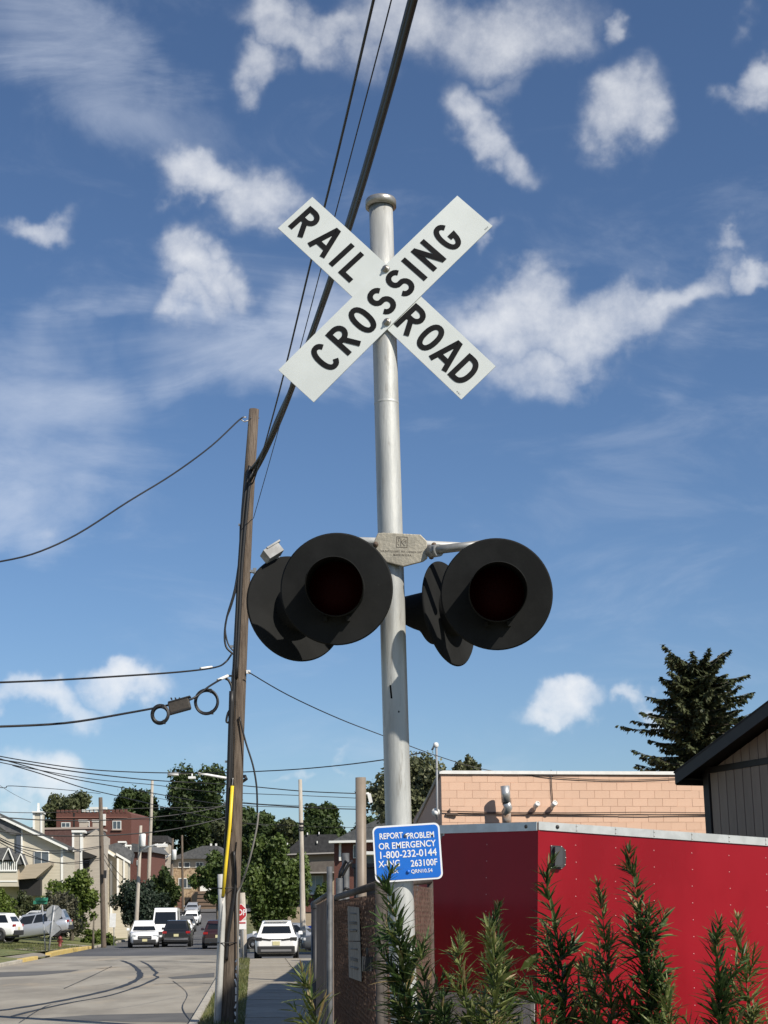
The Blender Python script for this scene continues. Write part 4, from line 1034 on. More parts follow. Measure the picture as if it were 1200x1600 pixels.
m = MB(); q = ong(574, 1506, .05); m.box(q, (.05, .04, .07), basis(gd)); m.tube([q + Vector((0, 0, .03)) + gd * .018, q + Vector((0, 0, .075)) + gd * .012, q + Vector((0, 0, .075)) - gd * .012, q + Vector((0, 0, .03)) - gd * .018], .006, 6)
m.build('padlock', M_VENT, FG, world=True)
# second bay that runs on behind the mast to the trailer
fc = P(672, 1376, 10.6); fb2 = P(598, 1383, 8.3)
FB = thing('fence_bay', 'chain link fence with brown slats between mast and red trailer', 'fence', (fb2.x, fb2.y, 0))
link_panel(FB, (fb2.x, fb2.y, 0), (fc.x, fc.y, 0), .06, 0, fb2.z, fc.z, seed=5)
# posts and the planked fence farther along the pavement
def post(name, label, x, ytop, Y, r, m_, cat='post', cap=True, group=None):
    p = P(x, ytop, Y); o = thing(name, label, cat, (p.x, p.y, 0), group=group)
    mb = MB(); mb.tube([(0, 0, 0), (0, 0, p.z)], r, 14); mb.build('shaft', m_, o)
    if cap:
        mb = MB(); mb.lathe([(r * 1.12, -.05), (r * 1.12, .0), (r * .8, r * .6), (0, r * .8)], 14, Matrix.Translation((0, 0, p.z))); mb.build('cap', m_, o)
    return o
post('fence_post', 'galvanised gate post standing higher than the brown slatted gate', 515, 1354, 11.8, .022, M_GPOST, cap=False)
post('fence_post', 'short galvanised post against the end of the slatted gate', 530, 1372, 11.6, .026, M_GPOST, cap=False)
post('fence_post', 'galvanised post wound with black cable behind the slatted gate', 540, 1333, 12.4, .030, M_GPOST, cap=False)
post('fence_post', 'dark post at the end of the tan plank fence', 492.5, 1412, 17.5, .045, M_VENT)
post('steel_post', 'tall taupe steel post with white floodlight behind the gate', 563.5, 1215, 22.0, .076, mat('taupe steel paint', (.20, .165, .13), (.23, .19, .15), scale=5, rough=.5), cap=False)
stp = bpy.data.objects['steel_post']
q = P(577, 1245, 22.0); m = MB(); m.tube([P(570, 1241, 22), P(575, 1240, 22), P(577, 1243, 22)], .02, 8); m.box(q + Vector((.01, 0, -.02)), (.05, .05, .13), Matrix.Rotation(R(-12), 4, 'Y')); m.build('floodlight', M_COPE, stp, world=True)
m = MB(); r3 = random.Random(4); p0 = P(540, 1333, 12.4)
pts = [P(x, y, 12.3 + .05 * math.sin(i * 2.1)) for i, (x, y) in enumerate(((548, 1352), (540, 1346), (532, 1362), (529, 1376), (536, 1366), (545, 1350), (550, 1346)))]
m.tube(pts, .014, 6); m.tube([P(534, 1391, 12.3), P(540, 1388, 12.2), P(548, 1391, 12.3)], .012, 6)
m.build('wound_cable', M_CABK, bpy.data.objects['fence_post.002'], world=True)
pa = P(520, 1398, 13.0); pb_ = P(497, 1411, 17.3)
PF = thing('plank_fence', 'tan plank fence running beyond the slatted gate', 'fence', (pa.x, pa.y, 0))
n = 22
for i in range(n):
    t0, t1 = i / n, (i + 1) / n - .004; v0 = pa.lerp(pb_, t0); v1 = pa.lerp(pb_, t1); m = MB()
    off = Vector((-.02, 0, 0)) if i % 2 else Vector((0, 0, 0))
    b4 = [Vector((v0.x, v0.y, .05)) + off, Vector((v1.x, v1.y, .05)) + off, v1 + off, v0 + off]
    m.add(b4 + [v + Vector((.02, 0, 0)) for v in b4], [(0, 1, 2, 3), (7, 6, 5, 4), (0, 4, 5, 1), (1, 5, 6, 2), (2, 6, 7, 3), (3, 7, 4, 0)]); m.build('plank', M_TAN, PF, world=True)
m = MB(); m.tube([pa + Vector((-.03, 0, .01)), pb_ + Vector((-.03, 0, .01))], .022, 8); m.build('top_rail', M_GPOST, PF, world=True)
# dark clutter behind the gate
m = MB(); 
BX = thing('site_toolbox', 'dark steel site box behind the slatted gate and taupe post', 'box', P(585, 1440, 24.5) * 1.0)
BX.location.z = 0; z1 = P(590, 1356, 24.5).z; m.box((0, 0, z1 / 2), (.62, .5, z1)); m.build('body', mat('dark box paint', (.02, .022, .022), (.05, .04, .035), scale=6, rough=.6), BX, bevel=.02)
m = MB(); m.box((0, -.02, z1 + .03), (.68, .56, .06)); m.build('lid', M_VENT, BX)
m = MB(); m.box((.1, -.26, z1 * .82), (.16, .03, .05)); m.build('latch', M_BOLT, BX)

# plain building added out of view beyond the garage to shade the pavement
mb = MB(); mb.box((15.8, 22.75, 7.5), (12, 16.5, 15)); mb.box((15.8, 22.75, 15.1), (12.3, 16.8, .2))
tag(mb.build('shade_building', mat('brown brick', (.16, .09, .065), (.2, .12, .09), scale=4, rough=.9)), kind='structure')

# ------------------------------------------------------------------ tall weeds in front of the trailer
M_STEM = mat('weed stem', (.10, .115, .035), (.14, .13, .05), scale=20, rough=.8)
W_DK = leafmat('weed leaves deep green', (.030, .058, .016), (.052, .090, .025), (.085, .125, .04), 6, trans=.22, rough=.45)
W_LT = leafmat('weed leaves yellow green', (.09, .12, .028), (.16, .19, .055), (.26, .27, .12), 6, trans=.30, rough=.45)
W_DRY = leafmat('weed leaves dry', (.20, .15, .06), (.26, .19, .09), (.30, .24, .13), 6, trans=.2)
def weed(name, label, pts, Y, lm, seed, n=260, leaf=.085, branches=8, dens=1.0, reach=.30):
    """pts: the stem from its tip downwards in the photograph"""
    rng = random.Random(seed); tip = P(*pts[0], Y); low = P(*pts[-1], Y)
    d0 = (P(*pts[-1], Y) - P(*pts[-2], Y)).normalized()
    root = low + d0 * (low.z / max(.3, -d0.z)); root = Vector((low.x + (root.x - low.x) * .35, Y + rng.uniform(-.1, .1), 0))
    t = thing(name, label, 'weed', root, group='tall weeds in front of the red trailer')
    bend = rng.uniform(-9, 9); dens *= rng.uniform(.72, 1.1)
    stem = [P(pts[0][0] + bend, pts[0][1] - 1, Y)] + [P(p[0] - bend * .25 * (i == 1) + rng.uniform(-2, 2), p[1] + (22 if i == 0 else 0), Y + .02 * math.sin(i * 1.7 + seed)) for i, p in enumerate(pts)] + [low.lerp(root, .5) + Vector((rng.uniform(-.03, .03), 0, 0)), root]
    dense = []
    for i in range(len(stem) - 1):
        k = max(2, int((stem[i] - stem[i + 1]).length / .03)); dense += [stem[i].lerp(stem[i + 1], j / k) for j in range(k)]
    dense.append(stem[-1]); dense = [q - root for q in dense]
    m = MB(); N = len(dense); m.tube(dense[::3] + [dense[-1]], [.0012 + .006 * (i * 3 / N) for i in range(len(dense[::3]) + 1)], 6)
    lf = MB()
    def leaf_at(p, ax, ang, ln, w, lift):
        side = ax.cross(Vector((math.cos(ang), math.sin(ang), .01))).normalized(); out = side.cross(ax).normalized()
        dr = (out * math.cos(lift) + ax * math.sin(lift)).normalized(); b = len(lf.v); droop = rng.uniform(-.05, .28)
        nrm = dr.cross(side).normalized(); rows = 4; mi = 1 if rng.random() < .10 else (2 if rng.random() < .05 else 0)
        for k in range(rows + 1):
            s = k / rows; c = p + dr * (ln * s) - nrm * 0 + (ax * (-droop) + out * droop * .6) * (ln * s * s)
            ww = w * (math.sin(math.pi * min(.98, .12 + .86 * s)) ** .8) * (1 if k < rows else .05)
            lf.v += [tuple(c - side * ww), tuple(c + nrm * (-ww * .35)), tuple(c + side * ww)]
        for k in range(rows):
            a = b + 3 * k
            lf.f += [[a, a + 1, a + 4, a + 3], [a + 1, a + 2, a + 5, a + 4]]; lf.m += [mi, mi]; lf.sm += [True, True]
    def dress(line, n, l0, l1, li0, li1):
        M_ = len(line); an = rng.random() * 6.28
        for i in range(n):
            f = (i + rng.random()) / n; j = min(M_ - 2, int(f * (M_ - 1))); ax = (line[max(0, j - 1)] - line[min(M_ - 1, j + 2)]).normalized(); an += 2.4 + rng.uniform(-.4, .4)
            ln = (l0 + (l1 - l0) * min(1, f * 3)) * rng.uniform(.65, 1.25); leaf_at(line[j], ax, an, ln, ln * rng.uniform(.048, .072), R(rng.uniform(li0, li1) + 22 * (1 - min(1, f * 4))))
    vis = [q for q in dense if (q + root).z > .75]
    dress(vis, int(n * dens * 1.75), leaf * .6, leaf * 1.45, 14, 60)
    L = len(vis)
    branches = int(branches * 1.5)
    for b_ in range(branches):
        f = .22 + .75 * (b_ + rng.random() * .6) / branches; j = min(L - 3, int(f * L)); p = vis[j]; ax = (vis[j - 1] - vis[j + 1]).normalized(); an = rng.random() * 6.28
        o = Vector((math.cos(an), math.sin(an) * .8, 0)); ln = reach * (.25 + .8 * f) * rng.uniform(.5, 1.1)
        br = []
        for k in range(13):
            s = 1 - k / 12; br.append(p + o * (ln * .62 * s) + ax * (ln * (.38 * s + .42 * s * s)))
        m.tube(br[::3], [.001, .0016, .002, .0026, .003], 5); dress(br, int(58 * dens * (ln / .2)), leaf * .55, leaf * 1.05, 18, 58)
    m.build('stem', M_STEM, t); o = lf.build('leaves', [lm, W_LT if lm is W_DK else W_DK, W_DRY], t); o['kind'] = 'stuff'
    return t
weed('horseweed', 'dark weed climbing in front of the mast up to the blue sign', [(603, 1368), (612, 1400), (622, 1450), (632, 1520), (640, 1610)], 5.6, W_DK, 1, 300, .085, 12)
weed('horseweed', 'dark weed between the mast and the rounded trailer nose', [(657, 1472), (660, 1500), (664, 1550), (668, 1610)], 5.4, W_DK, 2, 220, .075, 8)
weed('horseweed', 'low dark weed at the foot of the trailer nose', [(690, 1566), (694, 1585), (700, 1615)], 5.2, W_DK, 3, 150, .07, 5)
weed('horseweed', 'small pale weed alone at the edge of the pavement', [(480, 1520), (484, 1545), (492, 1580), (498, 1620)], 5.3, W_LT, 4, 170, .085, 5)
weed('horseweed', 'short pale topped weed in front of the dark trailer vee', [(714, 1468), (716, 1495), (724, 1540), (735, 1612)], 5.3, W_LT, 5, 230, .07, 9)
weed('horseweed', 'dark weed behind the pale weed at the middle of trailer vee', [(772, 1424), (778, 1455), (784, 1510), (788, 1612)], 5.9, W_DK, 6, 260, .08, 9)
weed('horseweed', 'yellow green weed at the middle of the dark trailer vee', [(770, 1456), (771, 1490), (772, 1540), (774, 1612)], 5.1, W_LT, 7, 240, .08, 8, reach=.22)
weed('horseweed', 'tall dark weed right at the trailer corner', [(852, 1350), (858, 1390), (866, 1440), (876, 1500), (884, 1612)], 5.5, W_DK, 8, 330, .08, 13)
weed('horseweed', 'yellow green weed between two tall dark weeds', [(938, 1386), (941, 1420), (946, 1470), (952, 1540), (958, 1612)], 5.4, W_LT, 9, 330, .07, 13)
weed('horseweed', 'tallest dark weed, its tip highest against the red side', [(984, 1335), (990, 1370), (997, 1420), (1008, 1500), (1016, 1612)], 5.3, W_DK, 10, 330, .08, 14)
weed('horseweed', 'bushy mixed weed low between tallest weed and its left neighbour', [(915, 1500), (925, 1530), (935, 1612)], 5.6, W_DK, 11, 220, .075, 9)
weed('horseweed', 'dark weed beside a yellow green one under the blank red side', [(1121, 1446), (1121, 1480), (1124, 1530), (1128, 1612)], 5.3, W_DK, 12, 260, .075, 9)
weed('horseweed', 'yellow green weed leaning at the far right of the row', [(1150, 1440), (1158, 1475), (1166, 1520), (1176, 1612)], 5.4, W_LT, 13, 240, .07, 9)
weed('horseweed', 'low leafy weed under the tallest weed', [(1040, 1540), (1044, 1565), (1050, 1615)], 5.2, W_LT, 14, 170, .07, 7)
weed('horseweed', 'low dark weed filling the foot of the trailer corner', [(838, 1545), (842, 1570), (848, 1615)], 5.2, W_DK, 15, 180, .07, 7)
# wisp of vine between the weeds
m = MB(); vl = MB(); p = [P(x, y, 5.5) for x, y in ((798, 1470), (815, 1481), (838, 1499), (856, 1508), (850, 1520), (838, 1545), (815, 1570))]
vn = thing('vine_wisp', 'thin vine with two pale leaves trailing before the trailer vee', 'vine', (p[-1].x, p[-1].y, 0))
m.tube(p + [Vector((p[-1].x, p[-1].y, 0))], .0016, 5); m.build('stem', M_STEM, vn, world=True)
for (x, y, s, a) in ((813, 1480, .018, 10), (829, 1502, .05, 40)):
    c = P(x, y, 5.48); u = Vector((math.cos(R(a)), -.2, math.sin(R(a)))).normalized(); w = Vector((-math.sin(R(a)), -.3, math.cos(R(a)))).normalized()
    mb = MB(); mb.add([c - u * s, c - u * s * .3 - w * s * .3, c + u * s * .4 - w * s * .24, c + u * s, c + u * s * .4 + w * s * .26, c - u * s * .3 + w * s * .3], [(0, 1, 2, 3, 4, 5)]); mb.build('leaf', W_LT, vn, world=True)

# ------------------------------------------------------------------ vehicles
M_GLASS = mat('dark car glass', (.012, .014, .016), rough=.08, spec=.6)
M_TRIMK = mat('black plastic trim', (.02, .02, .021), rough=.6)
M_RIM = mat('alloy rim', (.40, .40, .41), rough=.35, metal=.7)
M_TAIL = mat('red tail lamp', (.30, .012, .012), rough=.2)
M_HEAD = mat('clear headlamp', (.62, .64, .66), rough=.15, metal=.3)
M_PLATE = mat('pale number plate', (.55, .50, .25), (.60, .56, .35), scale=30, rough=.5)
M_CHR = mat('chrome', (.6, .6, .6), rough=.2, metal=.9)
def paint(n, c): return mat('car paint ' + n, c, rough=.3, coat=.6, spec=.5)
WHITE_P = paint('white', (.80, .80, .79)); BLACK_P = paint('black', (.010, .010, .011)); SILVER_P = mat('car paint silver', (.40, .42, .45), rough=.3, metal=.35, coat=.5)
GREY_P = paint('grey', (.10, .105, .11)); BLUE_P = paint('blue', (.012, .025, .16)); DKRED_P = paint('dark maroon', (.03, .010, .010))
STY = {  # length, width, height, belt, roof(front y, rear y), cowl y, rear base y, hood z, top inset, wheel radius
 'suv':   dict(L=4.65, W=1.86, H=1.66, belt=1.03, rf=.30, rr=-1.78, cowl=1.02, rb=-2.16, hood=1.00, nose=.80, tw=.63, r=.355),
 'sedan': dict(L=4.70, W=1.82, H=1.44, belt=.92, rf=.25, rr=-1.05, cowl=1.00, rb=-1.75, hood=.92, nose=.70, tw=.58, r=.33),
 'van':   dict(L=5.60, W=2.02, H=2.55, belt=1.35, rf=1.35, rr=-2.72, cowl=1.98, rb=-2.76, hood=1.28, nose=.95, tw=.84, r=.35),
 'minivan': dict(L=5.00, W=1.98, H=1.74, belt=1.02, rf=.55, rr=-2.12, cowl=1.35, rb=-2.36, hood=.98, nose=.75, tw=.70, r=.34)}
def vehicle(name, label, cat, style, pm, pos, rz, pitch=0.0, scale=1.0, group=None, plate=True, lower_dark=True, hw=1.0, tail=None):
    S = STY[style]; L, W_, H = S['L'], S['W'] * hw, S['H']; hw_ = W_ / 2
    T = thing(name, label, cat, pos, rz, group); T.rotation_euler = (pitch, 0, rz); T.scale = (scale,) * 3
    f, b = L / 2, -L / 2
    st = [(b, .80, .48, S['belt'] - .18), (b + .05, .90, .36, S['belt'] - .04), (b + .20, .975, .30, S['belt']), (-L * .25, 1.0, .24, S['belt'] + .005), (S['cowl'] - .05, 1.0, .24, S['belt']), (S['cowl'] + .15, .985, .24, S['hood'] + .005),
          ((S['cowl'] + f) / 2, .97, .24, S['hood'] - .04), (f - .16, .92, .28, S['nose'] + .06), (f - .05, .84, .32, S['nose'] - .04), (f, .72, .42, S['nose'] - .16)]
    if style == 'van': st = [(b, .93, .48, 1.3), (b + .04, .985, .36, 1.34)] + [(y, w, z0, z1) for (y, w, z0, z1) in st[3:]]
    m = MB(); m.smooth = True; vs = []; fs = []
    for (y, w, zb, zt) in st:
        w *= hw_; zm = zb + (zt - zb) * .55
        half = [(0, zb), (w * .86, zb), (w * .97, zb + .10), (w, zm), (w * .985, zt - .09), (w * .93, zt - .015), (w * .7, zt + .012), (0, zt + .02)]
        ring = half + [(-x, z) for x, z in reversed(half[1:-1])]
        vs += [(x, y, z) for x, z in ring]; n = len(ring)
    for i in range(len(st) - 1): fs += [(i * n + j, i * n + (j + 1) % n, (i + 1) * n + (j + 1) % n, (i + 1) * n + j) for j in range(n)]
    fs = [t[::-1] for t in fs]; m.add(vs, fs); m.add(vs[:n], [tuple(range(n))]); m.add(vs[-n:], [tuple(reversed(range(n)))])
    # cabin on the body
    bz, tz = S['belt'] - .02, H - .03; bw, tw = hw_ * .93, S['tw'] * hw
    nst = [(S['rb'], bw * .96, bz), (S['rr'], tw * .97, tz - .015), (S['rr'] + .25, tw, tz + .01), ((S['rr'] + S['rf']) / 2, tw, tz + .025), (S['rf'] - .15, tw, tz + .012), (S['rf'], tw * .97, tz - .01), (S['cowl'], bw * .97, bz)]
    cb = []
    for (y, w, z) in nst: cb.append([Vector((-w, y, z)), Vector((-w * .9, y, z + .022 if z > bz + .1 else z)), Vector((w * .9, y, z + .022 if z > bz + .1 else z)), Vector((w, y, z))])
    k0 = len(nst)
    vs = [q for r_ in cb for q in r_]; fs = []
    for i in range(k0 - 1):
        for j in range(3): fs.append((i * 4 + j, i * 4 + j + 1, (i + 1) * 4 + j + 1, (i + 1) * 4 + j))
    m.smooth = False; m.add(vs, fs)
    yb0, yb1 = S['rb'], S['cowl']
    for sgn, j in ((-1, 0), (1, 3)):
        ring = [i * 4 + j for i in range(k0)]
        m.add([vs[i] for i in ring], [tuple(range(k0)) if sgn < 0 else tuple(reversed(range(k0)))])
    body = m.build('body', pm, T)
    def glass(nm, q, off, par=T, mt_=M_GLASS):
        a, b_, c, d = [Vector(v) for v in q]; nn = (b_ - a).cross(d - a).normalized()
        mb = MB(); mb.add([v + nn * off for v in (a, b_, c, d)] + [v - nn * .01 for v in (a, b_, c, d)], [(0, 1, 2, 3), (0, 4, 5, 1), (1, 5, 6, 2), (2, 6, 7, 3), (3, 7, 4, 0)])
        return mb.build(nm, mt_, par)
    def lerp4(q, u, v): return (Vector(q[0]) * (1 - u) * (1 - v) + Vector(q[1]) * u * (1 - v) + Vector(q[2]) * u * v + Vector(q[3]) * (1 - u) * v)
    def inset(q, u0, u1, v0, v1): return [lerp4(q, u0, v0), lerp4(q, u1, v0), lerp4(q, u1, v1), lerp4(q, u0, v1)]
    fr = [cb[-1][3], cb[-1][0], cb[-2][0], cb[-2][3]]; rr = [cb[0][0], cb[0][3], cb[1][3], cb[1][0]]
    glass('windscreen', inset(fr, .06, .94, .06, .93), .008)
    if style != 'van': glass('rear_window', inset(rr, .09, .91, .20 if style != 'sedan' else .08, .90), .008)
    for sgn in (-1, 1):
        j = 0 if sgn < 0 else 3
        y0, y1, yt0, yt1 = S['rb'] + .14, S['cowl'] - .16, S['rr'] + .14, S['rf'] - .02
        xb, xt = sgn * bw * .985, sgn * tw * .995
        q = [(xb, y0, bz), (xb, y1, bz), (xt, yt1, tz - .03), (xt, yt0, tz - .03)]
        if sgn > 0: pass
        parts_ = ((.02, .30), (.33, .62), (.65, .97)) if style in ('suv', 'minivan') else ((.02, .47), (.50, .97))
        if style == 'van': parts_ = ((.74, .96),)
        for (u0, u1) in parts_:
            qi = inset(q, u0, u1, .14, .88)
            glass('side_window', qi if sgn > 0 else [qi[1], qi[0], qi[3], qi[2]], .012)
        # mirror
        mb = MB(); mb.box((sgn * (hw_ + .09), S['cowl'] - .25, S['belt'] + .10), (.20, .10, .15), taper=(.85, .8)); mb.build('mirror', pm if pm is not BLACK_P else M_TRIMK, T, bevel=.02)
        for wy in (f - .90, b + .92):
            R_ = S['r']; mb = MB(); Tm = Matrix.Translation((sgn * (hw_ - .095), wy, R_)) @ Matrix.Rotation(R(90) * sgn, 4, 'Y')
            mb.lathe([(R_ * 1.20, .085), (R_ * 1.20, .100), (0, .100)], 20, Matrix.Translation((0, 0, .02)) @ Tm); mb.build('wheel_arch', M_TRIMK, T)
            mb = MB(); mb.lathe([(R_ * .62, -.12), (R_ * .94, -.12), (R_, -.08), (R_, .08), (R_ * .94, .115), (R_ * .66, .115), (R_ * .64, .10)], 22, Tm); wl = mb.build('wheel', M_TYRE, T)
            mb = MB(); mb.lathe([(R_ * .66, .105), (R_ * .60, .09), (R_ * .2, .102), (0, .105)], 14, Tm); mb.build('rim', M_RIM, wl)
        # lamps
        zt = S['belt'] - .12
        mb = MB(); mb.box((sgn * hw_ * .80, b + .045, zt - (.0 if style != 'van' else .25)), (.30 * hw_, .10, .14 if style != 'van' else .4), Matrix.Rotation(R(9) * sgn, 4, 'Z')); mb.build('tail_lamp', tail or M_TAIL, T, bevel=.015)
        mb = MB(); mb.box((sgn * hw_ * .76, f - .085, S['nose'] - .05), (.36 * hw_, .12, .13), Matrix.Rotation(R(-14) * sgn, 4, 'Z')); mb.build('headlamp', M_HEAD, T, bevel=.02)
    mb = MB(); mb.box((0, b + .02, .47), (W_ * .86, .12, .30)); mb.build('rear_bumper', M_TRIMK if lower_dark else pm, T, bevel=.04)
    mb = MB(); mb.box((0, f - .03, .40), (W_ * .76, .12, .22)); mb.build('front_bumper', M_TRIMK, T, bevel=.04)
    mb = MB(); mb.box((0, f + .002, S['nose'] - .17), (W_ * .46, .06, .20)); gr_ = mb.build('grille', M_TRIMK, T, bevel=.02)
    mb = MB(); mb.box((0, f + .034, S['nose'] - .17), (W_ * .40, .012, .025)); mb.build('grille_bar', M_CHR, gr_)
    mb = MB(); mb.box((0, 0, .26), (W_ * .8, L * .9, .16)); mb.build('underbody', M_TRIMK, T)
    if plate:
        mb = MB(); mb.box((0, b - .008, S['belt'] - .30), (.31, .02, .16)); mb.build('number_plate', M_PLATE, T)
        mb = MB(); mb.box((0, f + .04, .47), (.31, .015, .15)); mb.build('number_plate', M_PLATE, T)
    return T
def onroad(px, py, Y=None):
    if Y is None: q = G(px, py, .0); return Vector((q.x, q.y, hgt(q.y)))
    q = P(px, py, Y); return Vector((q.x, q.y, hgt(Y)))
SD = math.atan(.085)                          # heading of the street
# white crossover seen from behind on the corner
p = G(427, 1502); T = vehicle('parked_crossover', 'white crossover seen from behind at the end of the pavement', 'car', 'suv', WHITE_P, (p.x, p.y + 2.3, 0.004), SD * .6, tail=M_TRIMK)
mb = MB(); mb.box((0, -2.335, .90), (.55, .03, .028)); mb.build('tailgate_strip', M_TRIMK, T)
for sgn in (-1, 1): mb = MB(); mb.box((sgn * .50, -2.325, .895), (.55, .03, .075), Matrix.Rotation(R(-6) * sgn, 4, 'Y')); mb.build('smoked_lamp', M_TRIMK, T)
mb = MB(); mb.box((0, -2.36, .44), (1.30, .05, .09)); mb.build('skid_plate', mat('skid plate grey', (.16, .16, .165), rough=.5), T)
mb = MB(); mb.box((0, -1.84, 1.645), (.98, .16, .03)); mb.build('roof_spoiler', WHITE_P, T)
p = onroad(270, 1480); T = vehicle('moving_suv', 'black hatchback suv driving away up the hill street', 'car', 'suv', BLACK_P, (p.x, p.y + 2.3, .006), SD)
mb = MB(); mb.box((0, -2.37, .50), (1.5, .05, .10)); mb.build('skid_plate', MATS['skid plate grey'], T)
p = onroad(215, 1481.5); vehicle('parked_suv', 'white suv facing downhill, first in the row at the left kerb', 'car', 'suv', WHITE_P, (p.x, p.y + 2.3, .006), math.pi + SD + .10)
p = P(251, 1440, 112); vehicle('delivery_van', 'white high roofed van parked behind the white suv', 'van', 'van', WHITE_P, (p.x, 115, hgt(112)), math.pi + SD, scale=.98)
G2 = None
p = P(283, 1440, 150); vehicle('parked_sedan', 'white sedan parked uphill beyond the van', 'car', 'sedan', WHITE_P, (p.x, 152, hgt(150) + .02), math.pi + SD)
p = P(288, 1440, 163); vehicle('parked_suv', 'dark grey suv between the white sedan and the white one uphill', 'car', 'suv', GREY_P, (p.x, 165, hgt(163)), math.pi + SD, pitch=R(1))
p = P(296.5, 1440, 182); vehicle('parked_suv', 'white suv parked near the top of the hill street', 'car', 'suv', WHITE_P, (p.x, 184, hgt(182) + .05), math.pi + SD - .06, pitch=R(-2))
p = P(298, 1418, 204); vehicle('parked_sedan', 'silver sedan by the garage of the stone house', 'car', 'sedan', SILVER_P, (p.x, 206, hgt(205) + .15), math.pi + SD - .05, pitch=R(-3))
p = onroad(338, 1483); vehicle('parked_suv', 'dark maroon suv half hidden behind the leaning utility pole', 'car', 'suv', DKRED_P, (p.x - .1, p.y + 2.2, .006), SD)
# left corner: white jeep and silver minivan on the sloping drive
p = P(-8, 1476, 93); vehicle('parked_jeep', 'white boxy suv at the left edge, beside the lawn', 'car', 'suv', WHITE_P, (p.x - 1.0, 94, .62), R(-90) + math.pi - .12, scale=.95)
p = P(64, 1478, 96); vehicle('parked_minivan', 'silver minivan nose down on the sloping drive by the stop sign', 'car', 'minivan', SILVER_P, (p.x - .6, 97, .60), R(92), pitch=R(-8), scale=.90)
p = P(48, 1446, 108); vehicle('parked_hatchback', 'white car half hidden by shrubs behind the silver minivan', 'car', 'sedan', WHITE_P, (p.x, 110, .95), R(70))
# cars on the side street at right
p = P(478, 1470, 96); vehicle('parked_truck', 'dark blue car parked behind the pale bare pole', 'car', 'suv', BLUE_P, (p.x + 1.6, 97, .25), R(88), scale=1.02)
p = P(492, 1480, 80); vehicle('parked_coupe', 'dark car nosing out from behind the tan plank fence', 'car', 'suv', GREY_P, (p.x + 1.6, 80, .006), R(96), scale=.98)
p = P(398, 1460, 84); vehicle('parked_sedan', 'light grey sedan showing behind the white crossover', 'car', 'sedan', SILVER_P, (p.x + 1.2, 88, .05), R(80))

# ------------------------------------------------------------------ houses
M_CREAM = mat('cream lap siding', (.47, .43, .34), (.52, .48, .385), scale=1.5, stretch=(.3, .3, 6), rough=.8)
M_TAUPE = mat('taupe lap siding', (.36, .32, .27), (.41, .37, .31), scale=1.5, stretch=(.3, .3, 6), rough=.8)
M_WTRIM = mat('white house trim', (.74, .74, .70), rough=.6)
M_GROOF = mat('grey shingles', (.075, .078, .082), (.11, .112, .115), scale=4, rough=.95)
M_BROOF = mat('brown red shingles', (.085, .043, .038), (.115, .062, .054), scale=4, rough=.95)
M_KROOF = mat('charcoal shingles', (.026, .026, .028), (.042, .042, .044), scale=4, rough=.95)
M_BRICK = mat('red brick wall', (.105, .042, .032), (.145, .060, .046), scale=6, stretch=(1, 1, 3), rough=.9, bump=.2, bscale=30)
M_STONE = mat('rubble stone wall', (.30, .215, .13), (.40, .30, .20), scale=2.2, detail=3, rough=.9, lo=.42, hi=.55, spots=((.19, .13, .085), 2.8, .55, .60))
M_HGLASS = mat('house window glass', (.05, .065, .08), (.09, .11, .13), scale=1, rough=.12, spec=.6)
M_BLIND = mat('pale blind', (.36, .46, .48), (.46, .55, .56), scale=2, rough=.6)
M_DKIN = mat('dark recess', (.02, .019, .018), rough=.9)
